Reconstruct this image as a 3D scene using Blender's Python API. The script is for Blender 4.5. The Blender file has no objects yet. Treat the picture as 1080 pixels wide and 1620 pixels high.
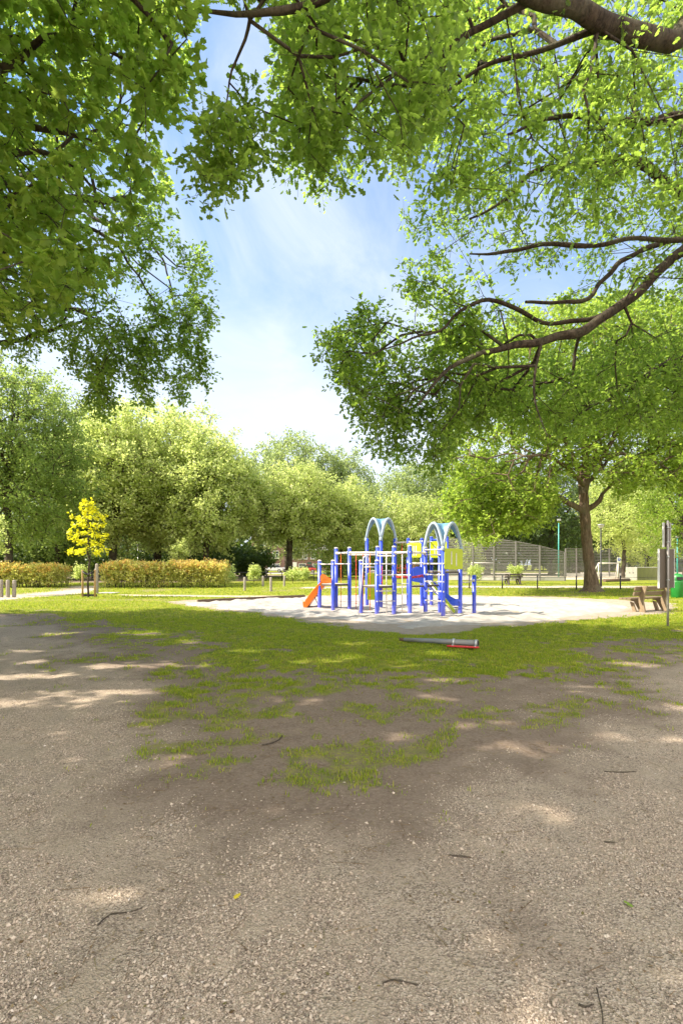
import bpy, bmesh, math
import numpy as np
from mathutils import Vector, Matrix

rng = np.random.default_rng(7)
SC = bpy.context.scene
COL = SC.collection
R = math.radians
CAMZ, F, CX, HY = 1.55, 800.0, 540.0, 893.0


def gx(px, Y):
    return (px - CX) / F * Y


def hz(py, Y):
    return CAMZ + (HY - py) / F * Y


def gy(py):
    return CAMZ * F / (py - HY)


def P(px, py, Y):
    return np.array([gx(px, Y), Y, hz(py, Y)])


def G(px, py):
    Y = gy(py)
    return np.array([gx(px, Y), Y])


def proj(p):
    p = np.asarray(p, float)
    y = np.maximum(p[:, 1], 0.05)
    return np.stack([CX + F * p[:, 0] / y, HY - F * (p[:, 2] - CAMZ) / y], 1)


# ------------------------------------------------------------------ noise / polygons (numpy)
_LAT = np.random.default_rng(3).random((256, 256))


def vnoise(x, y):
    x = np.asarray(x, float); y = np.asarray(y, float)
    xi = np.floor(x).astype(int); yi = np.floor(y).astype(int)
    fx = x - xi; fy = y - yi
    fx = fx * fx * (3 - 2 * fx); fy = fy * fy * (3 - 2 * fy)
    a = _LAT[xi & 255, yi & 255]; b = _LAT[(xi + 1) & 255, yi & 255]
    c = _LAT[xi & 255, (yi + 1) & 255]; d = _LAT[(xi + 1) & 255, (yi + 1) & 255]
    return (a * (1 - fx) + b * fx) * (1 - fy) + (c * (1 - fx) + d * fx) * fy


def fbm(x, y, o=4):
    s = 0; a = 0.5; t = 0
    for k in range(o):
        s = s + a * vnoise(x * 2 ** k + 17.3 * k, y * 2 ** k + 5.1 * k); t += a; a *= 0.5
    return s / t


def inside(pts, poly):
    x, y = pts[:, 0], pts[:, 1]
    r = np.zeros(len(pts), bool)
    n = len(poly)
    for i in range(n):
        x0, y0 = poly[i]; x1, y1 = poly[(i + 1) % n]
        c = ((y0 > y) != (y1 > y))
        with np.errstate(divide='ignore', invalid='ignore'):
            xi = (x1 - x0) * (y - y0) / (y1 - y0 + 1e-12) + x0
        r ^= c & (x < xi)
    return r


def sdist(pts, poly):
    """signed distance to a polygon, negative inside"""
    d = np.full(len(pts), 1e9)
    n = len(poly)
    for i in range(n):
        a = np.array(poly[i], float); b = np.array(poly[(i + 1) % n], float)
        ab = b - a
        t = np.clip(((pts - a) @ ab) / (ab @ ab + 1e-12), 0, 1)
        d = np.minimum(d, np.linalg.norm(pts - a - t[:, None] * ab, axis=1))
    return np.where(inside(pts, poly), -d, d)


def sstep(a, b, x):
    t = np.clip((x - a) / (b - a), 0, 1)
    return t * t * (3 - 2 * t)


# ------------------------------------------------------------------ materials
def nt(name):
    m = bpy.data.materials.new(name); m.use_nodes = True
    t = m.node_tree; t.nodes.clear()
    out = t.nodes.new('ShaderNodeOutputMaterial')
    return m, t, out


def N(t, typ, **kw):
    n = t.nodes.new(typ)
    for k, v in kw.items():
        if k.startswith('i_'):
            n.inputs[k[2:].replace('_', ' ')].default_value = v
        else:
            setattr(n, k, v)
    return n


def L(t, a, b):
    t.links.new(a, b)


def ramp(t, fac, stops):
    r = t.nodes.new('ShaderNodeValToRGB')
    e = r.color_ramp.elements
    while len(e) < len(stops):
        e.new(0.5)
    for k, (p, c) in enumerate(stops):
        e[k].position = p; e[k].color = (c[0], c[1], c[2], 1)
    L(t, fac, r.inputs[0])
    return r.outputs[0]


def mixc(t, fac, a, b, mode='MIX'):
    m = t.nodes.new('ShaderNodeMix'); m.data_type = 'RGBA'; m.blend_type = mode
    for s, v in ((m.inputs[0], fac), (m.inputs[6], a), (m.inputs[7], b)):
        if isinstance(v, (int, float)):
            s.default_value = v
        elif isinstance(v, tuple):
            s.default_value = (v[0], v[1], v[2], 1)
        else:
            L(t, v, s)
    return m.outputs[2]


def noise(t, scale, detail=4, rough=0.55, vec=None, dist=0.0):
    n = N(t, 'ShaderNodeTexNoise'); n.inputs['Scale'].default_value = scale
    n.inputs['Detail'].default_value = detail; n.inputs['Roughness'].default_value = rough
    n.inputs['Distortion'].default_value = dist
    if vec is not None:
        L(t, vec, n.inputs['Vector'])
    return n


def objco(t, scale=None):
    c = t.nodes.new('ShaderNodeTexCoord').outputs['Object']
    if scale:
        m = t.nodes.new('ShaderNodeMapping'); m.inputs['Scale'].default_value = scale
        L(t, c, m.inputs['Vector']); c = m.outputs['Vector']
    return c


def simple(name, col, rough=0.5, var=0.12, scale=6, metal=0.0, bump=0.0, spec=0.5, stretch=None, dirt=None):
    m, t, out = nt(name)
    b = N(t, 'ShaderNodeBsdfPrincipled')
    b.inputs['Roughness'].default_value = rough; b.inputs['Metallic'].default_value = metal
    b.inputs['Specular IOR Level'].default_value = spec
    v = objco(t, stretch)
    n = noise(t, scale, 5, 0.6, v)
    c = ramp(t, n.outputs[0], [(0.3, tuple(x * (1 - var) for x in col)), (0.7, tuple(min(1, x * (1 + var)) for x in col))])
    if dirt:
        n2 = noise(t, scale * 0.35, 6, 0.7, v)
        f = ramp(t, n2.outputs[0], [(0.5, (0, 0, 0)), (0.72, (0.7, 0.7, 0.7))])
        c = mixc(t, f, c, dirt)
    L(t, c, b.inputs['Base Color'])
    rr = ramp(t, n.outputs[0], [(0.3, (rough * 0.8,) * 3), (0.7, (min(1, rough * 1.25),) * 3)])
    L(t, rr, b.inputs['Roughness'])
    if bump:
        bp = N(t, 'ShaderNodeBump'); bp.inputs['Strength'].default_value = bump; bp.inputs['Distance'].default_value = 0.02
        L(t, n.outputs[0], bp.inputs['Height']); L(t, bp.outputs[0], b.inputs['Normal'])
    L(t, b.outputs[0], out.inputs[0])
    return m


def leaf_mat(name, cols, trans=0.45, tcol=(0.30, 0.42, 0.04), rough=0.45, spec=0.35):
    m, t, out = nt(name)
    g = N(t, 'ShaderNodeNewGeometry')
    n = len(cols)
    c = ramp(t, g.outputs['Random Per Island'], [((k + 0.0) / max(1, n - 1), cols[k]) for k in range(n)])
    b = N(t, 'ShaderNodeBsdfPrincipled'); b.inputs['Roughness'].default_value = rough
    b.inputs['Specular IOR Level'].default_value = spec
    L(t, c, b.inputs['Base Color'])
    tr = N(t, 'ShaderNodeBsdfTranslucent')
    tc = mixc(t, 0.65, c, tcol)
    L(t, tc, tr.inputs['Color'])
    mx = N(t, 'ShaderNodeMixShader'); mx.inputs[0].default_value = trans
    L(t, b.outputs[0], mx.inputs[1]); L(t, tr.outputs[0], mx.inputs[2])
    L(t, mx.outputs[0], out.inputs[0])
    return m


def bark_mat(name, c1, c2, sc=1.0):
    m, t, out = nt(name)
    v = objco(t, (9 * sc, 9 * sc, 1.6 * sc))
    n = noise(t, 1.6, 8, 0.65, v, 0.6)
    n2 = noise(t, 1.3, 4, 0.6, objco(t))
    c = ramp(t, n.outputs[0], [(0.32, c1), (0.68, c2)])
    c = mixc(t, ramp(t, n2.outputs[0], [(0.48, (0, 0, 0)), (0.7, (0.6, 0.6, 0.6))]), c, (0.13, 0.13, 0.08))
    b = N(t, 'ShaderNodeBsdfPrincipled'); b.inputs['Roughness'].default_value = 0.9
    b.inputs['Specular IOR Level'].default_value = 0.2
    L(t, c, b.inputs['Base Color'])
    bp = N(t, 'ShaderNodeBump'); bp.inputs['Strength'].default_value = 0.9; bp.inputs['Distance'].default_value = 0.05
    L(t, n.outputs[0], bp.inputs['Height']); L(t, bp.outputs[0], b.inputs['Normal'])
    L(t, b.outputs[0], out.inputs[0])
    return m


# ------------------------------------------------------------------ mesh helpers
def np_mesh(name, V, Fc, mat, smooth=False, parent=None, loc=(0, 0, 0)):
    """V (n,3) world, Fc (m,k)"""
    V = np.asarray(V, np.float32) - np.asarray(loc, np.float32)
    Fc = np.asarray(Fc, np.int32)
    me = bpy.data.meshes.new(name)
    k = Fc.shape[1]
    me.vertices.add(len(V)); me.vertices.foreach_set('co', V.ravel())
    me.loops.add(Fc.size); me.loops.foreach_set('vertex_index', Fc.ravel())
    me.polygons.add(len(Fc)); me.polygons.foreach_set('loop_start', np.arange(0, Fc.size, k, dtype=np.int32))
    me.polygons.foreach_set('use_smooth', np.full(len(Fc), smooth, bool))
    me.update(calc_edges=True)
    me.materials.append(mat)
    o = bpy.data.objects.new(name, me); COL.objects.link(o)
    if parent is not None:
        o.parent = parent
    else:
        o.location = loc
    return o


class MB:
    """collects simple shapes into one mesh"""
    def __init__(s):
        s.v = []; s.f = []; s.sm = []

    def add(s, vs, fs, smooth=False):
        o = len(s.v)
        s.v += [tuple(map(float, v)) for v in vs]
        s.f += [tuple(i + o for i in f) for f in fs]
        s.sm += [smooth] * len(fs)
        return s

    def box(s, c, size, rot=None):
        hx, hy, hz_ = size[0] / 2, size[1] / 2, size[2] / 2
        vs = [Vector((x * hx, y * hy, z * hz_)) for x in (-1, 1) for y in (-1, 1) for z in (-1, 1)]
        if rot is not None:
            vs = [rot @ v for v in vs]
        vs = [v + Vector(c) for v in vs]
        return s.add(vs, [(0, 1, 3, 2), (4, 6, 7, 5), (0, 4, 5, 1), (2, 3, 7, 6), (0, 2, 6, 4), (1, 5, 7, 3)])

    def beam(s, a, b, w, h, up=(0, 0, 1)):
        a = Vector(a); b = Vector(b); d = (b - a).normalized(); u = Vector(up)
        x = d.cross(u)
        if x.length < 1e-4:
            x = d.cross(Vector((0, 1, 0)))
        x.normalize(); z = x.cross(d)
        vs = []
        for p in (a, b):
            for i, j in ((-1, -1), (1, -1), (1, 1), (-1, 1)):
                vs.append(p + x * (i * w / 2) + z * (j * h / 2))
        return s.add(vs, [(3, 2, 1, 0), (4, 5, 6, 7), (0, 1, 5, 4), (1, 2, 6, 5), (2, 3, 7, 6), (3, 0, 4, 7)])

    def tube(s, pts, r, n=10, caps=True, closed=False):
        pts = [Vector(p) for p in pts]
        m = len(pts)
        rr = r if hasattr(r, '__len__') else [r] * m
        vs = []; up = None
        for i, p in enumerate(pts):
            if closed:
                d = pts[(i + 1) % m] - pts[i - 1]
            else:
                d = pts[min(i + 1, m - 1)] - pts[max(i - 1, 0)]
            d.normalize()
            if up is None:
                up = Vector((0, 0, 1)) if abs(d.z) < 0.9 else Vector((1, 0, 0))
            x = d.cross(up).normalized(); up = x.cross(d).normalized()
            for k in range(n):
                a = 2 * math.pi * k / n
                vs.append(p + (x * math.cos(a) + up * math.sin(a)) * rr[i])
        fs = []
        for i in range(m if closed else m - 1):
            for k in range(n):
                j = (i + 1) % m
                fs.append((i * n + k, i * n + (k + 1) % n, j * n + (k + 1) % n, j * n + k))
        s.add(vs, fs, True)
        if caps and not closed:
            o = len(s.v) - len(vs)
            s.f.append(tuple(o + k for k in reversed(range(n)))); s.sm.append(False)
            s.f.append(tuple(o + (m - 1) * n + k for k in range(n))); s.sm.append(False)
        return s

    def lathe(s, c, prof, n=16, caps=True):
        """prof: (radius, z)"""
        vs = []; m = len(prof)
        for r, z in prof:
            for k in range(n):
                a = 2 * math.pi * k / n
                vs.append((c[0] + r * math.cos(a), c[1] + r * math.sin(a), c[2] + z))
        fs = [(i * n + k, i * n + (k + 1) % n, (i + 1) * n + (k + 1) % n, (i + 1) * n + k) for i in range(m - 1) for k in range(n)]
        s.add(vs, fs, True)
        o = len(s.v) - len(vs)
        if caps:
            s.f.append(tuple(o + k for k in reversed(range(n)))); s.sm.append(False)
            s.f.append(tuple(o + (m - 1) * n + k for k in range(n))); s.sm.append(False)
        return s

    def ball(s, c, r, n=8, sq=(1, 1, 1)):
        prof = [(max(1e-3, math.sin(math.pi * i / n)) * r * sq[0], -math.cos(math.pi * i / n) * r * sq[2]) for i in range(n + 1)]
        return s.lathe(c, prof, 10)

    def prism(s, poly, z0, z1):
        """horizontal polygon (x,y) counter-clockwise extruded from z0 to z1"""
        n = len(poly)
        vs = [(p[0], p[1], z0) for p in poly] + [(p[0], p[1], z1) for p in poly]
        fs = [tuple(reversed(range(n))), tuple(range(n, 2 * n))]
        fs += [(i, (i + 1) % n, n + (i + 1) % n, n + i) for i in range(n)]
        return s.add(vs, fs)

    def plate(s, poly2, o, u, v, th):
        """2-D polygon in the frame o + a*u + b*v, thickness th centred"""
        o = Vector(o); u = Vector(u); v = Vector(v); w = u.cross(v).normalized()
        n = len(poly2)
        vs = [o + u * a + v * b - w * th / 2 for a, b in poly2] + [o + u * a + v * b + w * th / 2 for a, b in poly2]
        fs = [tuple(reversed(range(n))), tuple(range(n, 2 * n))]
        fs += [(i, (i + 1) % n, n + (i + 1) % n, n + i) for i in range(n)]
        return s.add(vs, fs)

    def build(s, name, mat, parent=None, loc=(0, 0, 0), bevel=0.0, root=None):
        me = bpy.data.meshes.new(name)
        off = Vector(root) if root is not None else Vector(loc)
        me.from_pydata([tuple(Vector(v) - off) for v in s.v], [], s.f)
        me.polygons.foreach_set('use_smooth', s.sm)
        me.validate(); me.update()
        me.materials.append(mat)
        o = bpy.data.objects.new(name, me); COL.objects.link(o)
        if parent is not None:
            o.parent = parent
        else:
            o.location = off
        if bevel:
            b = o.modifiers.new('edge', 'BEVEL'); b.width = bevel; b.segments = 2; b.limit_method = 'ANGLE'
        return o


def rrect(w, h, r, n=4, cx=0, cy=0):
    pts = []
    for sx, sy, a0 in ((1, -1, -90), (1, 1, 0), (-1, 1, 90), (-1, -1, 180)):
        for k in range(n + 1):
            a = R(a0 + 90 * k / n)
            pts.append((cx + sx * (w / 2 - r) + r * math.cos(a), cy + sy * (h / 2 - r) + r * math.sin(a)))
    return pts


def tag(o, label=None, cat=None, group=None, kind=None):
    if label: o['label'] = label
    if cat: o['category'] = cat
    if group: o['group'] = group
    if kind: o['kind'] = kind
    return o


def thing(name, label, cat, loc, group=None, rz=0.0):
    o = bpy.data.objects.new(name, None); COL.objects.link(o)
    o.empty_display_size = 0.2
    o.location = loc; o.rotation_euler = (0, 0, rz)
    return tag(o, label, cat, group)


def copy_tree(o, parent=None):
    c = o.copy(); COL.objects.link(c)
    if parent is not None:
        c.parent = parent
    for ch in list(o.children):
        copy_tree(ch, c)
    return c


# ------------------------------------------------------------------ leaves
def _fan(outline, center, fold):
    pts = [center] + outline
    V = np.array([(x, y, -fold * abs(y) - 0.12 * x * x) for x, y in pts])
    n = len(outline)
    Fc = np.array([(0, 1 + k, 1 + (k + 1) % n) for k in range(n)])
    return V, Fc


def _sym(half):
    return half + [(x, -y) for x, y in reversed(half[1:-1])]


LEAF = {
    'maple': _fan(_sym([(0, 0), (0.02, 0.36), (0.2, 0.26), (0.40, 0.56), (0.5, 0.24), (0.70, 0.30), (1.0, 0)]), (0.36, 0), 0.25),
    'oak': _fan(_sym([(0, 0), (0.22, 0.20), (0.30, 0.10), (0.50, 0.32), (0.58, 0.17), (0.80, 0.25), (1.0, 0)]), (0.45, 0), 0.25),
    'oval': _fan(_sym([(0, 0), (0.25, 0.27), (0.62, 0.27), (1.0, 0)]), (0.45, 0), 0.3),
}
LEAF['quad'] = (np.array([(0, 0, 0), (0.45, 0.34, -0.1), (1, 0, -0.12), (0.45, -0.34, -0.1)], float), np.array([(0, 1, 2), (0, 2, 3)]))


def unit(v):
    return v / (np.linalg.norm(v, axis=1, keepdims=True) + 1e-9)


def leaves(pos, size, kind, up=0.7, droop=0.3, dirs=None, upv=None):
    """one leaf at every position; returns vertices and triangles"""
    n = len(pos)
    T, Fc = LEAF[kind]
    nrm = rng.normal(size=(n, 3)) * (1 - up)
    nrm += (np.array([0, 0, 1.0]) if upv is None else upv) * up
    nrm = unit(nrm)
    d = rng.normal(size=(n, 3)); d[:, 2] -= droop * 1.5
    if dirs is not None:
        d = d * 0.6 + dirs
    d = d - nrm * np.sum(d * nrm, axis=1, keepdims=True)
    d = unit(d)
    y = np.cross(nrm, d)
    s = size * rng.uniform(0.6, 1.25, n)
    T = T.astype(np.float32)
    V = pos[:, None, :] + s[:, None, None] * (T[None, :, 0:1] * d[:, None, :] + T[None, :, 1:2] * y[:, None, :] + T[None, :, 2:3] * nrm[:, None, :])
    Fa = Fc[None, :, :] + (np.arange(n) * len(T))[:, None, None]
    return V.reshape(-1, 3), Fa.reshape(-1, 3)


def cat_mesh(parts):
    Vs = []; Fs = []; o = 0
    for V, Fc in parts:
        Vs.append(V); Fs.append(Fc + o); o += len(V)
    return np.concatenate(Vs), np.concatenate(Fs)


# ------------------------------------------------------------------ branches
def seg_tubes(A, B, ra, rb, sides):
    d = unit(B - A)
    ref = np.where(np.abs(d[:, 2:3]) < 0.9, np.array([[0, 0, 1.0]]), np.array([[1.0, 0, 0]]))
    x = unit(np.cross(d, ref)); y = np.cross(d, x)
    a = np.arange(sides) * 2 * math.pi / sides
    ring = np.cos(a)[None, :, None] * x[:, None, :] + np.sin(a)[None, :, None] * y[:, None, :]
    n = len(A)
    V = np.concatenate([A[:, None] + ring * ra[:, None, None], B[:, None] + ring * rb[:, None, None]], 1)
    k = np.arange(sides); k2 = (k + 1) % sides
    q = np.stack([k, k2, k2 + sides, k + sides], 1)
    t = np.concatenate([q[:, [0, 1, 2]], q[:, [0, 2, 3]]])
    Fc = t[None] + (np.arange(n) * 2 * sides)[:, None, None]
    return V.reshape(-1, 3), Fc.reshape(-1, 3)


def smooth_line(pts, step):
    """Catmull-Rom through (x,y,z,r) points, resampled"""
    pts = np.asarray(pts, float)
    q = np.concatenate([[2 * pts[0] - pts[1]], pts, [2 * pts[-1] - pts[-2]]])
    out = []
    for i in range(1, len(q) - 2):
        p0, p1, p2, p3 = q[i - 1:i + 3]
        m = max(2, int(np.linalg.norm((p2 - p1)[:3]) / step))
        for k in range(m):
            t = k / m
            out.append(0.5 * (2 * p1 + (p2 - p0) * t + (2 * p0 - 5 * p1 + 4 * p2 - p3) * t * t + (3 * p1 - p0 - 3 * p2 + p3) * t ** 3))
    out.append(pts[-1])
    return np.array(out)


def limb_mesh(line, sides=10, wob=0.08):
    """continuous tube through (x,y,z,r) samples with an uneven section"""
    p = line[:, :3]; r = line[:, 3]
    m = len(p)
    d = np.gradient(p, axis=0); d = unit(d)
    up = np.array([0, 0, 1.0]) if abs(d[0, 2]) < 0.9 else np.array([1.0, 0, 0])
    V = np.zeros((m, sides, 3)); a = np.arange(sides) * 2 * math.pi / sides
    ph = rng.uniform(0, 6.28, 4)
    for i in range(m):
        x = np.cross(d[i], up); x /= np.linalg.norm(x) + 1e-9
        up = np.cross(x, d[i])
        w = 1 + wob * (np.sin(2 * a + ph[0] + i * 0.15) + 0.7 * np.sin(3 * a + ph[1] - i * 0.11) + 0.6 * math.sin(i * 0.9 + ph[2]))
        V[i] = p[i] + (np.cos(a)[:, None] * x + np.sin(a)[:, None] * up) * (r[i] * w)[:, None]
    k = np.arange(sides); k2 = (k + 1) % sides
    Fs = []
    for i in range(m - 1):
        q = np.stack([k + i * sides, k2 + i * sides, k2 + (i + 1) * sides, k + (i + 1) * sides], 1)
        Fs += [q[:, [0, 1, 2]], q[:, [0, 2, 3]]]
    return V.reshape(-1, 3), np.concatenate(Fs)


def connect(lines, targets, w=0.35, step=0.45, sag=0.04):
    """grow thin branches from limbs (x,y,z,r samples) to all targets; returns segments A,B,ra,rb and the tip direction per target"""
    base = np.concatenate(lines)
    pos = np.zeros((len(base) + len(targets) * 10, 3)); path = np.zeros(len(pos)); par = np.full(len(pos), -1)
    m = len(base)
    pos[:m] = base[:, :3]
    o = 0
    for ln in lines:
        seg = np.r_[0, np.cumsum(np.linalg.norm(np.diff(ln[:, :3], axis=0), axis=1))]
        path[o:o + len(ln)] = seg * 0.6; o += len(ln)
    nb = m
    dm = np.array([np.min(np.sum((base[:, :3] - t) ** 2, axis=1)) for t in targets])
    leafnode = np.zeros(len(targets), int)
    for ti in np.argsort(dm):
        t = targets[ti]
        d = np.sqrt(np.sum((pos[:m] - t) ** 2, axis=1))
        j = int(np.argmin(d + w * path[:m]))
        k = min(9, max(1, int(d[j] / step)))
        a = pos[j]; prev = j
        for s in range(1, k + 1):
            f = s / k
            q = a + (t - a) * f
            if s < k:
                q = q + rng.normal(size=3) * 0.15 * d[j] / k + np.array([0, 0, sag * d[j] * math.sin(math.pi * f)])
            pos[m] = q; par[m] = prev; path[m] = path[prev] + np.linalg.norm(q - pos[prev]); prev = m; m += 1
        leafnode[ti] = prev
    cnt = np.zeros(m); cnt[leafnode] = 1
    for i in range(m - 1, nb - 1, -1):
        cnt[par[i]] += cnt[i]
    idx = np.arange(nb, m)
    return pos, par, cnt, idx, leafnode, base[:, 3]


def branch_segments(pos, par, cnt, idx, base_r, rtip):
    r = np.zeros(len(cnt))
    r[:len(base_r)] = base_r
    for i in idx:
        r[i] = min(rtip * cnt[i] ** 0.5, r[par[i]] * 0.95)
    A = pos[par[idx]]; B = pos[idx]
    return A, B, np.minimum(r[par[idx]], r[idx] * 1.3), r[idx]


GAPS = []      # openings in the crowns that let sun flecks through: (ground x, ground y, half width)
SUNV = np.array([0, 0, 1.0])


def open_gaps(p):
    keep = np.ones(len(p), bool)
    side = unit(np.cross(SUNV, np.array([0, 0, 1.0]))[None])[0]
    upw = np.cross(side, SUNV)
    for x, y, ra, rb, ph in GAPS:
        d = p - np.array([x, y, 0.0])
        a = d @ side; b = d @ upw
        th = np.arctan2(b, a)
        w = 1 + 0.3 * np.sin(2 * th + ph) + 0.2 * np.sin(3 * th + ph * 2)
        keep &= (a / ra) ** 2 + (b / rb) ** 2 > w
    return keep


def twig_leaves(centers, dirs, n_twig, twig_len, per, kind, size, spread, up, droop, rt, upv=None):
    """short twigs round every centre with leaves along them"""
    n = len(centers)
    C = np.repeat(centers, n_twig, 0); D = np.repeat(dirs, n_twig, 0)
    d = unit(rng.normal(size=(len(C), 3)) * 0.75 + D * 0.6 + np.array([0, 0, -droop]))
    ln = twig_len * rng.uniform(0.5, 1.3, len(C))
    E = C + d * ln[:, None]
    sv, sf = seg_tubes(C, E, np.full(len(C), rt), np.full(len(C), rt * 0.5), 3)
    t = rng.uniform(0.15, 1.1, (len(C), per))
    pos = C[:, None] + d[:, None] * (ln[:, None] * t)[:, :, None] + rng.normal(size=(len(C), per, 3)) * spread
    pos = pos.reshape(-1, 3)
    dd = np.repeat(d, per, 0)
    if GAPS:
        k = open_gaps(pos)
        pos, dd = pos[k], dd[k]
        if upv is not None: upv = np.repeat(upv, n_twig * per, 0)[k]
    elif upv is not None:
        upv = np.repeat(upv, n_twig * per, 0)
    lv, lf = leaves(pos, size, kind, up, droop, dirs=dd * 0.7, upv=upv)
    return (sv, sf), (lv, lf)
# ------------------------------------------------------------------ camera, light, sky
cam = bpy.data.cameras.new('camera'); co = bpy.data.objects.new('camera', cam); COL.objects.link(co)
co.location = (0, 0, CAMZ); co.rotation_euler = (R(90), 0, 0)
cam.sensor_fit = 'VERTICAL'; cam.sensor_height = 36; cam.sensor_width = 24
cam.lens = 36 * F / 1620; cam.shift_y = (HY - 810) / 1620
cam.clip_start = 0.05; cam.clip_end = 3000
SC.camera = co

EL = R(43)
SUN_H = np.array([-0.9945, -0.105])
sd_ = Vector((SUN_H[0] * math.cos(EL), SUN_H[1] * math.cos(EL), math.sin(EL))).normalized()
sl = bpy.data.lights.new('sun', 'SUN'); so = bpy.data.objects.new('sun', sl); COL.objects.link(so)
sl.energy = 3.1; sl.angle = R(0.53); sl.color = (1.0, 0.90, 0.76)
so.location = (-30, 10, 40); so.rotation_euler = sd_.to_track_quat('Z', 'Y').to_euler()

W = bpy.data.worlds.new('World'); SC.world = W; W.use_nodes = True
t = W.node_tree; t.nodes.clear()
wo = t.nodes.new('ShaderNodeOutputWorld'); bg = t.nodes.new('ShaderNodeBackground')
sky = t.nodes.new('ShaderNodeTexSky'); sky.sky_type = 'NISHITA'; sky.sun_disc = False
sky.sun_elevation = EL; sky.sun_rotation = math.atan2(SUN_H[0], SUN_H[1])
sky.air_density = 1.0; sky.dust_density = 1.2; sky.ozone_density = 1.5
tc = t.nodes.new('ShaderNodeTexCoord')
sp = t.nodes.new('ShaderNodeSeparateXYZ'); L(t, tc.outputs['Generated'], sp.inputs[0])
mz = N(t, 'ShaderNodeMath', operation='ADD'); L(t, sp.outputs[2], mz.inputs[0]); mz.inputs[1].default_value = 0.12
cx = N(t, 'ShaderNodeMath', operation='DIVIDE'); L(t, sp.outputs[0], cx.inputs[0]); L(t, mz.outputs[0], cx.inputs[1])
cy = N(t, 'ShaderNodeMath', operation='DIVIDE'); L(t, sp.outputs[1], cy.inputs[0]); L(t, mz.outputs[0], cy.inputs[1])
cb = t.nodes.new('ShaderNodeCombineXYZ'); L(t, cx.outputs[0], cb.inputs[0]); L(t, cy.outputs[0], cb.inputs[1])
mp = t.nodes.new('ShaderNodeMapping'); mp.inputs['Rotation'].default_value = (0, 0, 0.55); mp.inputs['Scale'].default_value = (1.35, 0.8, 1); mp.inputs['Location'].default_value = (0.75, 1.6, 0)
L(t, cb.outputs[0], mp.inputs[0])
n1 = noise(t, 2.0, 8, 0.6, mp.outputs[0], 0.9)
n2 = noise(t, 0.6, 3, 0.5, mp.outputs[0], 0.2)
ad = N(t, 'ShaderNodeMath', operation='ADD'); L(t, n1.outputs[0], ad.inputs[0]); L(t, n2.outputs[0], ad.inputs[1])
hf = N(t, 'ShaderNodeMath', operation='MULTIPLY'); hf.inputs[1].default_value = 0.5; L(t, ad.outputs[0], hf.inputs[0])
cf = ramp(t, hf.outputs[0], [(0.40, (0.0,) * 3), (0.53, (0.36,) * 3), (0.68, (0.92,) * 3)])
el = ramp(t, sp.outputs[2], [(0.05, (0.92,) * 3), (0.30, (0.82,) * 3), (0.48, (0.26,) * 3), (0.66, (0.0,) * 3)])
mm = N(t, 'ShaderNodeMath', operation='MULTIPLY_ADD'); mm.use_clamp = True
inv = N(t, 'ShaderNodeMath', operation='SUBTRACT'); inv.inputs[0].default_value = 1.0; L(t, el, inv.inputs[1])
L(t, cf, mm.inputs[0]); L(t, inv.outputs[0], mm.inputs[1]); L(t, el, mm.inputs[2])
skc = mixc(t, 1.0, sky.outputs[0], (0.34, 0.58, 0.74), 'MULTIPLY')
cc = mixc(t, mm.outputs[0], skc, (2.55, 2.72, 2.95))
# added fill light: unseen bright cloud bank in the sky half behind the camera
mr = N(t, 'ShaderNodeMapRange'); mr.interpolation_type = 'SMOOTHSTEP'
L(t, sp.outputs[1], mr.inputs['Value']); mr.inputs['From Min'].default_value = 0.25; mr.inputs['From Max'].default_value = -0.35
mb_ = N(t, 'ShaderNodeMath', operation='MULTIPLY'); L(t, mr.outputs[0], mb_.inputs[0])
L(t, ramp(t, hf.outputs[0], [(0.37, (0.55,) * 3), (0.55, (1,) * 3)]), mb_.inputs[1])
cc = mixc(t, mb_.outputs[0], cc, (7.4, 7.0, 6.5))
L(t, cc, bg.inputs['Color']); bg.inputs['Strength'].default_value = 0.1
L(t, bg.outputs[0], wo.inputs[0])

SC.view_settings.view_transform = 'Standard'; SC.view_settings.look = 'None'
SC.view_settings.exposure = 2.1; SC.view_settings.gamma = 1.0
SC.render.engine = 'CYCLES'
cy_ = SC.cycles
cy_.use_denoising = True; cy_.max_bounces = 7; cy_.diffuse_bounces = 4; cy_.glossy_bounces = 2; cy_.transmission_bounces = 4
cy_.transparent_max_bounces = 4; cy_.use_adaptive_sampling = True; cy_.adaptive_threshold = 0.015
cy_.sample_clamp_indirect = 6; cy_.caustics_reflective = False; cy_.caustics_refractive = False

# ------------------------------------------------------------------ ground regions (laid out on the ground plane, metres)
def gpoly(pts):
    return [tuple(G(a, b)) for a, b in pts]

SAND = gpoly([(290, 953.5), (330, 950.5), (400, 947.5), (480, 944.8), (560, 942.5), (640, 942), (740, 943.5), (850, 947), (930, 951),
              (992, 957), (985, 966), (900, 975), (820, 984), (720, 989.5), (650, 992), (590, 986), (520, 978), (440, 971), (370, 964), (315, 958)])
DIRT_RIM = gpoly([(262, 952), (330, 948.5), (480, 943), (640, 940.2), (740, 942), (850, 944), (960, 948), (1060, 955), (1068, 972), (960, 976),
                  (900, 984), (800, 993), (700, 1000), (640, 1004), (560, 996), (480, 983), (400, 971), (320, 961)])
LAWN = gpoly([(-400, 968), (0, 976), (70, 988), (150, 1012), (225, 1050), (270, 1082), (350, 1100), (470, 1100), (560, 1088), (650, 1092), (760, 1100), (850, 1092),
              (950, 1075), (1020, 1050), (1062, 1030), (1200, 1022), (1500, 1012), (2400, 985)]) + [(200, 20), (200, 400), (-200, 400), (-200, 20)]
WORN = gpoly([(150, 1030), (235, 1075), (245, 1140), (228, 1200), (225, 1260), (300, 1320), (420, 1345), (560, 1350), (680, 1330), (800, 1285),
              (880, 1230), (925, 1160), (975, 1090), (1040, 1050), (900, 1060), (700, 1060), (400, 1050)])
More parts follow.
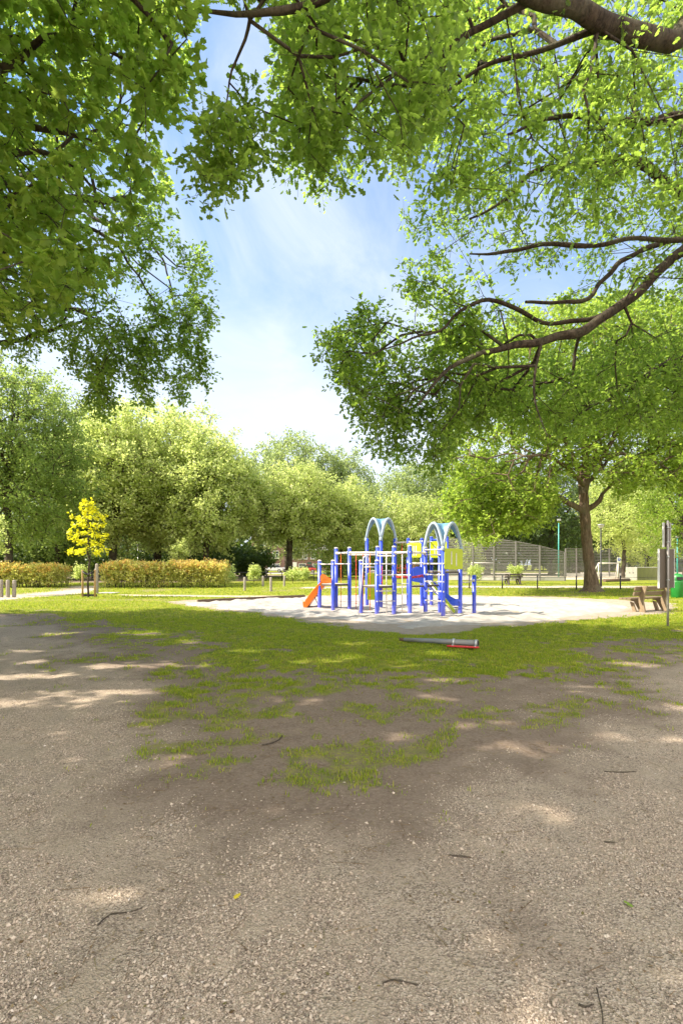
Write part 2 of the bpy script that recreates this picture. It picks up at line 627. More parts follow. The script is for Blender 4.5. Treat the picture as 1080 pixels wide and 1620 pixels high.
TUFTS = [(560, 1200, 100, 34), (320, 1160, 95, 42), (790, 1132, 75, 26), (655, 1190, 40, 18), (505, 1250, 45, 14), (285, 1205, 40, 22), (400, 1130, 80, 30),
         (470, 1235, 40, 20), (600, 1120, 90, 22), (275, 1310, 26, 8), (690, 1165, 50, 20), (860, 1120, 60, 18), (620, 1335, 20, 6), (250, 1130, 30, 30), (545, 1222, 60, 12)]
PATHS = [gpoly([(-60, 950), (0, 942.5), (60, 939), (90, 936), (118, 930), (112, 927), (150, 927), (152, 932), (140, 937), (110, 940.5), (70, 944), (0, 950), (-40, 958)]),
         gpoly([(190, 940.8), (260, 941.2), (380, 942.3), (480, 943.6), (480, 945.2), (380, 944.6), (260, 943), (190, 942)]),
         gpoly([(480, 929), (700, 926.5), (860, 927), (1000, 927), (1400, 927), (1400, 930), (1000, 930.5), (860, 930), (700, 929.5), (480, 931)]),
         gpoly([(-300, 905.5), (1400, 905.5), (1400, 908.5), (-300, 908.5)])]
COURT = gpoly([(690, 914), (760, 916.8), (1000, 917), (1400, 917), (1400, 909), (690, 909)])
WOODLAND = [(-90, 40.5), (-40, 42), (-14, 44), (-8, 47), (-8, 75), (-90, 75)]


def masks(X, Y):
    """grass, gravel, sand-coloured path, extra worn tone"""
    p = np.stack([X, Y], 1)
    near = Y < 30
    nz = (fbm(X * 1.1, Y * 1.1, 5) - 0.5)
    nf = (fbm(X * 5.0 + 40, Y * 5.0, 3) - 0.5)
    dl = sdist(p, LAWN)
    grass = sstep(0.7, -1.9, dl + nz * 4.6 + nf * 4.6)
    thin = sstep(-0.2, -3.2, dl + nz * 3.0)
    grass *= 0.62 + 0.38 * thin
    px = CX + F * X / np.maximum(Y, 0.4); py = HY + F * CAMZ / np.maximum(Y, 0.4)
    tf = np.zeros(len(X))
    for (a, b, ra, rb) in TUFTS:
        c = G(a, b); wx = ra / F * c[1]; wy = abs(G(a, b - rb)[1] - G(a, b + rb)[1]) / 2
        e = ((X - c[0]) / wx) ** 2 + ((Y - c[1]) / wy) ** 2
        tf = np.maximum(tf, sstep(1.5, -0.3, e + nz * 3.0 + nf * 6.0) * 0.52)
    dw = sdist(p, WORN)
    worn = sstep(0.75, -0.55, dw + nz * 2.4 + nf * 1.2)
    tf = np.maximum(tf, worn * sstep(0.60, 0.74, fbm(X * 3.4 + 71, Y * 2.6, 4)) * 0.5 * sstep(2.6, 3.6, Y))
    gravel = 1 - np.maximum(worn, sstep(0.8, -0.5, dl + nz * 2.4 + nf))
    grass = np.maximum(grass, tf)
    dr = sdist(p, DIRT_RIM)
    rim = sstep(0.22, -0.22, dr + nz * 1.1 + nf * 0.6)
    grass *= 1 - rim
    path = 0.55 * rim
    for q in PATHS + [COURT]:
        path = np.maximum(path, sstep(0.25, -0.15, sdist(p, q) + nz * 0.5))
    grass *= 1 - path
    far = sstep(20, 24, Y) * (1 - path) * (1 - rim)
    bare = sstep(0.60, 0.74, fbm(X * 0.45 + 9, Y * 0.45, 4)) * far * 0.45
    grass = np.maximum(grass * (1 - far), far - bare)
    wd = sstep(0.5, -1.0, sdist(p, WOODLAND) + nz * 2)
    grass *= 1 - wd * 0.8
    return np.clip(grass, 0, 1), np.clip(gravel, 0, 1), np.clip(path, 0, 1), wd


def ground_z(X, Y):
    return (fbm(X * 0.9, Y * 0.9, 4) - 0.5) * 0.05 * sstep(0.0, 3.0, Y) + (fbm(X * 6, Y * 6, 3) - 0.5) * 0.012


xs = np.concatenate([-np.geomspace(600, 16, 46), np.arange(-15.8, 17, 0.11), np.geomspace(17.2, 600, 46)])
ys = np.concatenate([-np.geomspace(300, 2, 20), np.arange(-1.6, 1.0, 0.2), np.arange(1.0, 12, 0.075), np.arange(12, 26, 0.11), np.arange(26.2, 56, 0.3), np.geomspace(56.5, 900, 50)])
XX, YY = np.meshgrid(xs, ys)
X1, Y1 = XX.ravel(), YY.ravel()
mg, mv, mpth, mwd = masks(X1, Y1)
V = np.stack([X1, Y1, ground_z(X1, Y1)], 1)
nx, ny = len(xs), len(ys)
i0 = (np.arange(ny - 1)[:, None] * nx + np.arange(nx - 1)[None]).ravel()
Fq = np.stack([i0, i0 + 1, i0 + nx + 1, i0 + nx], 1)

m, t, out = nt('ground')
at = N(t, 'ShaderNodeAttribute', attribute_name='cover')
sp = t.nodes.new('ShaderNodeSeparateColor'); L(t, at.outputs['Color'], sp.inputs[0])
v = objco(t)
vor = N(t, 'ShaderNodeTexVoronoi'); vor.inputs['Scale'].default_value = 135; L(t, v, vor.inputs['Vector'])
vor2 = N(t, 'ShaderNodeTexVoronoi'); vor2.inputs['Scale'].default_value = 62; vor2.inputs['Randomness'].default_value = 1; L(t, v, vor2.inputs['Vector'])
nb = noise(t, 0.8, 6, 0.6, v); nm = noise(t, 4.5, 6, 0.65, v); nfn = noise(t, 38, 4, 0.7, v)
g1 = t.nodes.new('ShaderNodeSeparateColor'); L(t, vor.outputs['Color'], g1.inputs[0])
stone = ramp(t, g1.outputs[0], [(0.0, (0.10, 0.08, 0.062)), (0.35, (0.27, 0.213, 0.162)), (0.7, (0.41, 0.332, 0.256)), (1.0, (0.52, 0.435, 0.355))])
sandy = ramp(t, nfn.outputs[0], [(0.3, (0.34, 0.275, 0.20)), (0.7, (0.47, 0.385, 0.285))])
gfac = ramp(t, nm.outputs[0], [(0.42, (0.05,) * 3), (0.66, (0.75,) * 3)])
grav = mixc(t, gfac, stone, sandy)
grav = mixc(t, ramp(t, nb.outputs[0], [(0.35, (0.0,) * 3), (0.7, (0.35,) * 3)]), grav, (0.24, 0.19, 0.145))
dirt = ramp(t, nfn.outputs[0], [(0.25, (0.115, 0.085, 0.062)), (0.5, (0.195, 0.146, 0.110)), (0.8, (0.31, 0.243, 0.185))])
dirt = mixc(t, ramp(t, nm.outputs[0], [(0.4, (0.0,) * 3), (0.68, (0.55,) * 3)]), dirt, (0.255, 0.20, 0.155))
grs = ramp(t, nm.outputs[0], [(0.3, (0.09, 0.145, 0.010)), (0.5, (0.18, 0.215, 0.016)), (0.72, (0.36, 0.32, 0.045))])
grs = mixc(t, ramp(t, nb.outputs[0], [(0.42, (0.0,) * 3), (0.7, (0.6,) * 3)]), grs, (0.34, 0.30, 0.045))
grs = mixc(t, ramp(t, nfn.outputs[0], [(0.35, (0.5,) * 3), (0.6, (0.0,) * 3)]), grs, (0.045, 0.07, 0.014))
pth = ramp(t, nm.outputs[0], [(0.3, (0.34, 0.29, 0.22)), (0.7, (0.48, 0.42, 0.33))])
c = mixc(t, sp.outputs[1], dirt, grav)
gf = N(t, 'ShaderNodeMath', operation='MULTIPLY_ADD'); L(t, nfn.outputs[0], gf.inputs[0]); gf.inputs[1].default_value = 0.7; L(t, sp.outputs[0], gf.inputs[2])
gfr = ramp(t, gf.outputs[0], [(0.74, (0,) * 3), (1.12, (1,) * 3)])
c = mixc(t, gfr, c, grs)
c = mixc(t, sp.outputs[2], c, pth)
b = N(t, 'ShaderNodeBsdfPrincipled'); b.inputs['Roughness'].default_value = 0.95; b.inputs['Specular IOR Level'].default_value = 0.15
L(t, c, b.inputs['Base Color'])
hs = mixc(t, 0.5, vor.outputs['Distance'], vor2.outputs['Distance'])
h2 = mixc(t, 0.45, hs, nfn.outputs[0])
bp = N(t, 'ShaderNodeBump'); bp.inputs['Strength'].default_value = 1.0; bp.inputs['Distance'].default_value = 0.02
L(t, h2, bp.inputs['Height']); L(t, bp.outputs[0], b.inputs['Normal'])
L(t, b.outputs[0], out.inputs[0])
M_GROUND = m
gr = np_mesh('ground', V, Fq, M_GROUND, True)
a = gr.data.color_attributes.new('cover', 'FLOAT_COLOR', 'POINT')
a.data.foreach_set('color', np.stack([mg, mv, mpth, np.ones(len(mg))], 1).astype(np.float32).ravel())
tag(gr, 'flat park ground of worn lawn, bare dirt and gravel path', None, None, 'structure')

# sand of the play area: a raised, trodden sheet whose rim dips under the ground
sx = np.arange(-7.5, 10.6, 0.085); sy = np.arange(11.5, 26.2, 0.085)
SX, SY = np.meshgrid(sx, sy); SX1, SY1 = SX.ravel(), SY.ravel()
ds = sdist(np.stack([SX1, SY1], 1), SAND) + (fbm(SX1 * 1.3, SY1 * 1.3, 4) - 0.5) * 1.1 + (fbm(SX1 * 5, SY1 * 5, 2) - 0.5) * 0.5
bump = (fbm(SX1 * 2.1, SY1 * 2.1, 4) - 0.5) * 0.15 + (vnoise(SX1 * 4.3, SY1 * 4.3) - 0.5) * 0.07
SZ = np.clip(-ds * 0.12, -0.06, 0.035) + bump * sstep(0.2, -0.6, ds) + ground_z(SX1, SY1)
keep = (ds < 0.5).reshape(SX.shape)
kq = keep[:-1, :-1] & keep[1:, :-1] & keep[:-1, 1:] & keep[1:, 1:]
i0 = (np.arange(len(sy) - 1)[:, None] * len(sx) + np.arange(len(sx) - 1)[None])[kq]
used, inv = np.unique(np.stack([i0, i0 + 1, i0 + len(sx) + 1, i0 + len(sx)], 1), return_inverse=True)
m, t, out = nt('play_sand')
v = objco(t); n1 = noise(t, 1.2, 6, 0.6, v); n2 = noise(t, 30, 4, 0.7, v)
c = ramp(t, n1.outputs[0], [(0.3, (0.31, 0.29, 0.262)), (0.7, (0.44, 0.415, 0.38))])
c = mixc(t, ramp(t, n2.outputs[0], [(0.35, (0.35,) * 3), (0.6, (0,) * 3)]), c, (0.30, 0.265, 0.22))
c = mixc(t, ramp(t, noise(t, 3.5, 5, 0.7, v).outputs[0], [(0.50, (0,) * 3), (0.68, (0.6,) * 3)]), c, (0.30, 0.26, 0.22))
b = N(t, 'ShaderNodeBsdfPrincipled'); b.inputs['Roughness'].default_value = 0.95; b.inputs['Specular IOR Level'].default_value = 0.15
L(t, c, b.inputs['Base Color'])
bp = N(t, 'ShaderNodeBump'); bp.inputs['Strength'].default_value = 1.0; bp.inputs['Distance'].default_value = 0.03
L(t, n2.outputs[0], bp.inputs['Height']); L(t, bp.outputs[0], b.inputs['Normal'])
L(t, b.outputs[0], out.inputs[0])
tag(np_mesh('sand', np.stack([SX1, SY1, SZ], 1)[used], inv.reshape(-1, 4), m, True), 'pale trodden sand under the blue climbing frame', None, None, 'structure')

# ------------------------------------------------------------------ grass, gravel, litter (uncountable: one object each)
def scatter(n, x0, x1, y0, y1, pw=1.0):
    y = y0 + (y1 - y0) * rng.random(n) ** pw
    return rng.uniform(x0, x1, n) * 1.0, y

M_GRASS = leaf_mat('grass_blades', [(0.09, 0.17, 0.008), (0.165, 0.245, 0.010), (0.27, 0.31, 0.016), (0.44, 0.39, 0.06)], 0.45, (0.50, 0.62, 0.05), 0.5, 0.3)


def blades(x, y, h, w):
    n = len(x)
    z = ground_z(x, y) - 0.004
    a = rng.uniform(0, 6.283, n); le = rng.uniform(0.1, 0.75, n) * h
    hh = h * rng.uniform(0.5, 1.2, n)
    dx, dy = np.cos(a), np.sin(a)
    bx = np.stack([x, y, z], 1)
    side = np.stack([-dy, dx, np.zeros(n)], 1) * (w / 2)[:, None]
    mid = bx + np.stack([dx * le * 0.35, dy * le * 0.35, hh * 0.6], 1)
    tip = bx + np.stack([dx * le, dy * le, hh], 1)
    Vv = np.stack([bx - side, bx + side, mid + side * 0.8, mid - side * 0.8, tip], 1).reshape(-1, 3)
    f = np.array([(0, 1, 2), (0, 2, 3), (3, 2, 4)])
    return Vv, (f[None] + (np.arange(n) * 5)[:, None, None]).reshape(-1, 3)


gp = []
for (n, y0, y1, h, w) in ((330000, 2.9, 7.5, 0.030, 0.0062), (300000, 6.5, 14.5, 0.034, 0.0095), (110000, 13, 24, 0.05, 0.016), (60000, 22, 42, 0.07, 0.03)):
    y = np.sqrt(rng.uniform(y0 ** 2, y1 ** 2, n))
    x = rng.uniform(-0.74, 0.74, n) * y
    g = masks(x, y)[0]
    cl = fbm(x * 9 + 3, y * 9, 3)
    k = rng.random(n) < g ** 1.6 * np.clip((cl - 0.40) * 6.5, 0.03, 1.0)
    # not inside the sand
    k &= sdist(np.stack([x, y], 1), SAND) > 0.12
    x, y, cl = x[k], y[k], cl[k]
    hb = h * (0.6 + 1.0 * fbm(x * 1.7, y * 1.7, 3)) * (0.65 + 0.7 * cl)
    gp.append(blades(x, y, hb, np.full(len(x), w)))
Vg, Fg = cat_mesh(gp)
tag(np_mesh('grass', Vg, Fg, M_GRASS), 'short patchy grass of the worn lawn', None, None, 'stuff')

# stones of the gravel
m, t, out = nt('gravel_stones')
g = N(t, 'ShaderNodeNewGeometry')
c = ramp(t, g.outputs['Random Per Island'], [(0.0, (0.14, 0.11, 0.09)), (0.25, (0.37, 0.293, 0.225)), (0.7, (0.48, 0.388, 0.303)), (0.98, (0.53, 0.445, 0.36)), (1.0, (0.60, 0.54, 0.48))])
b = N(t, 'ShaderNodeBsdfPrincipled'); b.inputs['Roughness'].default_value = 0.85; b.inputs['Specular IOR Level'].default_value = 0.25
L(t, c, b.inputs['Base Color']); L(t, b.outputs[0], out.inputs[0])
n = 380000
y = 1.35 + 5.6 * rng.random(n) ** 1.7
x = rng.uniform(-0.76, 0.76, n) * (y + 0.2)
mk = masks(x, y)
cl = fbm(x * 3.1 + 11, y * 3.1, 4)
k = rng.random(n) < np.clip(mk[1] * 0.95 + 0.22 * sstep(4.0, 2.4, y), 0, 1) * (1 - mk[0]) * np.clip((cl - 0.33) * 3.6, 0.05, 1)
x, y = x[k], y[k]; n = len(x)
s = np.exp(rng.normal(math.log(0.0027), 0.5, n)) * (0.85 + 0.07 * y)
s = np.minimum(s, 0.0135 - 0.0012 * np.minimum(y, 6))
oc = np.array([(1, 0, 0), (0, 1, 0), (-1, 0, 0), (0, -1, 0), (0, 0, 1), (0, 0, -1)], float)
of = np.array([(0, 1, 4), (1, 2, 4), (2, 3, 4), (3, 0, 4), (1, 0, 5), (2, 1, 5), (3, 2, 5), (0, 3, 5)])
pv = oc[None] * rng.uniform(0.6, 1.35, (n, 6, 1)) + rng.normal(size=(n, 6, 3)) * 0.22
pv *= np.stack([np.ones(n), rng.uniform(0.5, 1, n), rng.uniform(0.45, 0.85, n)], 1)[:, None]
an = rng.uniform(0, 6.283, n); ca, sa = np.cos(an), np.sin(an)
pv = np.stack([pv[..., 0] * ca[:, None] - pv[..., 1] * sa[:, None], pv[..., 0] * sa[:, None] + pv[..., 1] * ca[:, None], pv[..., 2]], -1)
pv = pv * s[:, None, None] + np.stack([x, y, ground_z(x, y) + s * 0.34], 1)[:, None]
tag(np_mesh('gravel', pv.reshape(-1, 3), (of[None] + (np.arange(n) * 6)[:, None, None]).reshape(-1, 3), m), 'loose beige gravel stones on the path', None, None, 'stuff')

# litter: dry leaf scraps and twig splinters
m = leaf_mat('leaf_litter', [(0.10, 0.065, 0.035), (0.20, 0.13, 0.07), (0.30, 0.22, 0.13), (0.15, 0.14, 0.05)], 0.2, (0.3, 0.2, 0.08), 0.8, 0.15)
n = 4200
y = 1.5 + 11 * rng.random(n) ** 1.4; x = rng.uniform(-0.75, 0.75, n) * y
mk = masks(x, y); k = rng.random(n) < (0.25 + 0.75 * (1 - mk[1])) * np.clip(fbm(x * 1.5, y * 1.5, 3) * 3 - 0.9, 0.08, 1)
x, y = x[k], y[k]
lv = leaves(np.stack([x, y, ground_z(x, y) + 0.006], 1), 0.019, 'quad', 0.85, 0.0)
n = 3200
y = 1.5 + 9 * rng.random(n) ** 1.3; x = rng.uniform(-0.75, 0.75, n) * y
mk = masks(x, y); k = rng.random(n) < (0.2 + 0.8 * (1 - mk[1])); x, y = x[k], y[k]; n = len(x)
an = rng.uniform(0, 6.283, n); ln = np.exp(rng.normal(math.log(0.05), 0.5, n))
A = np.stack([x, y, ground_z(x, y) + 0.005], 1); B = A + np.stack([np.cos(an) * ln, np.sin(an) * ln, rng.normal(size=n) * 0.004], 1)
tw = seg_tubes(A, B, np.full(n, 0.0016), np.full(n, 0.0009), 3)
Vl, Fl = cat_mesh([lv, tw])
tag(np_mesh('leaf_litter', Vl, Fl, m), 'dry leaf scraps and splinters on the bare dirt', None, None, 'stuff')

M_TWIG = bark_mat('twig_bark', (0.06, 0.048, 0.038), (0.16, 0.125, 0.095), 4)
M_LIME = leaf_mat('fallen_green', [(0.16, 0.26, 0.03), (0.2, 0.3, 0.04)], 0.3)
M_YEL = leaf_mat('fallen_yellow', [(0.50, 0.40, 0.02), (0.55, 0.45, 0.03)], 0.3, (0.6, 0.5, 0.05))
for pts, r, lab in (([(943, 1562), (947, 1580), (952, 1600), (953, 1622)], 0.0026, 'long dark curved twig on the gravel at the bottom edge'),
                    ([(915, 1588), (926, 1594), (938, 1588)], 0.004, 'short thick dark twig lying beside the long curved twig'),
                    ([(155, 1462), (175, 1446), (205, 1442), (226, 1436)], 0.003, 'thin bent twig on the gravel below two sun flecks'),
                    ([(710, 1355), (728, 1357), (745, 1358)], 0.004, 'straight little twig on the dirt near the green fallen leaves'),
                    ([(955, 1332), (972, 1334)], 0.004, 'stubby twig on the gravel above the green fallen leaf'),
                    ([(414, 1176), (430, 1174), (443, 1168), (447, 1163)], 0.006, 'dark curled stick on the bare dirt between grass tufts'),
                    ([(955, 1224), (985, 1226), (1006, 1224)], 0.004, 'long straight twig on the dirt by the right gravel edge'),
                    ([(605, 1558), (622, 1553), (660, 1558)], 0.003, 'thin pale bent twig near the bottom middle of the gravel')):
    q = [np.append(G(a_, b_), 0) for a_, b_ in pts]
    q = [np.array([p_[0], p_[1], float(ground_z(np.array([p_[0]]), np.array([p_[1]]))[0]) + r * 0.9 + 0.004 * (i % 2)]) for i, p_ in enumerate(q)]
    sl_ = smooth_line([np.append(p_, r * (1 - 0.5 * i / len(q))) for i, p_ in enumerate(q)], 0.03)
    Vt, Ft = limb_mesh(sl_, 6, 0.12)
    tag(np_mesh('twig', Vt, Ft, M_TWIG, True, loc=tuple(q[0])), lab, 'twig', 'twigs on the ground')
for px, py, sz, mt, lab in ((381, 1419, 0.03, M_YEL, 'small yellow fallen leaf on the gravel'), (985, 1427, 0.032, M_LIME, 'bright green fallen leaf alone on the right gravel'),
                            (660, 1321, 0.032, M_LIME, 'green fallen leaf on the dirt beside sparse grass')):
    c_ = G(px, py)
    Vt, Ft = leaves(np.array([[c_[0], c_[1], float(ground_z(c_[:1], c_[1:])[0]) + 0.016]]), sz / 0.9, 'oak', 0.8, 0)
    tag(np_mesh('fallen_leaf', Vt, Ft, mt, loc=(c_[0], c_[1], 0)), lab, 'leaf', 'fallen leaves')
# ------------------------------------------------------------------ near trees (their trunks stand outside the frame)
M_OAKBARK = bark_mat('oak_bark', (0.014, 0.011, 0.008), (0.085, 0.062, 0.044), 1.5)
M_DARKBARK = bark_mat('dark_bark', (0.022, 0.018, 0.013), (0.085, 0.066, 0.048), 1.0)
M_OAKLEAF = leaf_mat('oak_leaves', [(0.03, 0.065, 0.012), (0.055, 0.105, 0.016), (0.09, 0.145, 0.024), (0.14, 0.20, 0.045)], 0.62, (0.54, 0.78, 0.10))
M_MAPLELEAF = leaf_mat('maple_leaves', [(0.035, 0.075, 0.012), (0.06, 0.11, 0.016), (0.10, 0.15, 0.026), (0.15, 0.19, 0.04)], 0.66, (0.62, 0.86, 0.12))
M_BEECHLEAF = leaf_mat('beech_leaves', [(0.055, 0.115, 0.018), (0.085, 0.15, 0.022), (0.13, 0.20, 0.035)], 0.64, (0.60, 0.84, 0.15))


def in_frame_ok(pts, polys, margin=25, reach=0.25, cap=42):
    q = proj(pts)
    fr = (q[:, 0] > -margin) & (q[:, 0] < 1080 + margin) & (q[:, 1] > -margin) & (pts[:, 1] > 0.3)
    ok = np.zeros(len(pts), bool)
    lim = np.minimum(reach * F / np.maximum(pts[:, 1], 0.3), cap)
    for p_ in polys:
        a_ = np.array(p_, float)
        thin = 1.0 if (np.ptp(a_[:, 0]) > 250 and np.ptp(a_[:, 1]) > 250) else 0.45
        ok |= sdist(q, p_) < -lim * thin
    return ~fr | ok


def screen_targets(poly, n, y0, y1, gap=0.25, fr=1.6):
    """points in the volume seen through a polygon between two distances, in clumps"""
    a = np.array(poly); lo, hi = a.min(0), a.max(0)
    out = []
    tot = 0
    while tot < n:
        q = rng.uniform(lo, hi, (n * 2, 2)); q = q[inside(q, poly)]
        Y = y0 + (y1 - y0) * rng.random(len(q))
        p_ = np.stack([(q[:, 0] - CX) / F * Y, Y, CAMZ + (HY - q[:, 1]) / F * Y], 1)
        d = vnoise(p_[:, 0] * fr + 31 + p_[:, 2] * 0.7, p_[:, 1] * fr + p_[:, 2] * fr * 1.3)
        p_ = p_[d > gap]
        out.append(p_); tot += len(p_)
    return np.concatenate(out)[:n]


def ellipsoid_targets(c, r, n, polys=None, shell=0.5, zmin=0.0):
    out = []; tot = 0
    while tot < n:
        d = unit(rng.normal(size=(n * 2, 3))); rr = rng.random(n * 2) ** shell
        lump = 0.82 + 0.36 * vnoise(d[:, 0] * 2.3 + 7 + c[0], d[:, 1] * 2.3 + d[:, 2] * 2.9 + c[1])
        p_ = np.array(c) + d * (rr * lump)[:, None] * np.array(r)
        p_ = p_[p_[:, 2] > zmin]
        if polys is not None:
            p_ = p_[in_frame_ok(p_, polys)]
        out.append(p_); tot += len(p_)
    return np.concatenate(out)[:n]


def limb(pts, step=0.3):
    l_ = smooth_line(pts, min(step, 0.14))
    s_ = np.r_[0, np.cumsum(np.linalg.norm(np.diff(l_[:, :3], axis=0), axis=1))]
    amp = 0.032 * np.clip(s_ / 1.5, 0, 1)[:, None] * (l_[:, 3:4] < 0.24)
    ph = rng.uniform(0, 6.28, 6)
    l_[:, :3] += amp * np.stack([np.sin(s_ * 3.7 + ph[k]) + 0.45 * np.sin(s_ * 7.9 + ph[k + 3]) for k in range(3)], 1)
    return l_


def PL(*pts):
    """limb through (px, py, depth, radius) or world (x, y, z, r, 'w') points"""
    o = []
    for p_ in pts:
        if len(p_) == 5:
            o.append(p_[:4])
        else:
            q = P(p_[0], p_[1], p_[2]); o.append((q[0], q[1], q[2], p_[3]))
    return limb(o)


def grown_tree(name, label, base, lines, targets, leaf_sets, bark, leafm, rtip, w=0.3, step=0.4, sides=12, cat='tree', group=None, sag=0.04):
    """leaf_sets: function(targets, dirs) -> list of ((twig mesh), (leaf mesh))"""
    root = thing(name, label, cat, (base[0], base[1], 0), group)
    pos, par, cnt, idx, ln, br = connect(lines, targets, w, step, sag)
    A, B, ra, rb = branch_segments(pos, par, cnt, idx, br, rtip)
    big = ra > 0.012
    bm_ = [limb_mesh(l_, sides if l_[0, 3] > 0.1 else 7) for l_ in lines]
    if big.any(): bm_.append(seg_tubes(A[big], B[big], ra[big], rb[big], 6))
    if (~big).any(): bm_.append(seg_tubes(A[~big], B[~big], ra[~big], rb[~big], 3))
    dirs = unit(targets - pos[par[ln]])
    lv = []
    for (tw, lf) in leaf_sets(targets, dirs):
        bm_.append(tw); lv.append(lf)
    Vt, Ft = cat_mesh(bm_)
    tr = np_mesh('trunk', Vt, Ft, bark, True, root, (base[0], base[1], 0))
    Vl, Fl = cat_mesh(lv)
    np_mesh('crown', Vl, Fl, leafm, False, root, (base[0], base[1], 0))
    return root


SUNV = np.array([sd_.x, sd_.y, sd_.z])
for px, py, w_ in ((285, 1200, 30), (855, 1184, 55), (790, 1180, 26), (735, 1148, 26), (630, 1167, 34), (960, 1166, 34), (1060, 1172, 24), (215, 1409, 40), (115, 1411, 32), (430, 1274, 30), (545, 1298, 18), (20, 1112, 34), (215, 1092, 40),
                   (180, 1084, 36), (190, 1053, 44), (265, 1052, 36), (110, 1068, 18), (100, 1099, 24), (60, 1046, 26), (150, 1110, 20), (330, 1052, 24), (500, 1046, 40), (700, 1073, 40), (560, 1040, 26), (480, 1108, 30), (690, 1102, 40), (770, 1120, 22), (920, 1088, 34),
                   (1040, 1093, 22), (640, 1050, 30), (820, 1060, 30), (1000, 1050, 36), (400, 1030, 36), (300, 1016, 36), (230, 1001, 50), (100, 1002, 40), (560, 1018, 50), (700, 1035, 36), (870, 1285, 20), (1075, 1120, 22), (25, 1070, 26), (40, 1030, 30), (380, 1150, 14), (800, 1145, 30), (880, 1300, 22), (450, 1130, 14)):
    c_ = G(px, py); hw = max(0.05, w_ / F * c_[1]) * rng.uniform(0.8, 1.15)
    GAPS.append((c_[0], c_[1], hw * rng.uniform(.5, .7) + 0.09, hw * rng.uniform(.4, .65) + 0.09, rng.uniform(0, 6.28)))
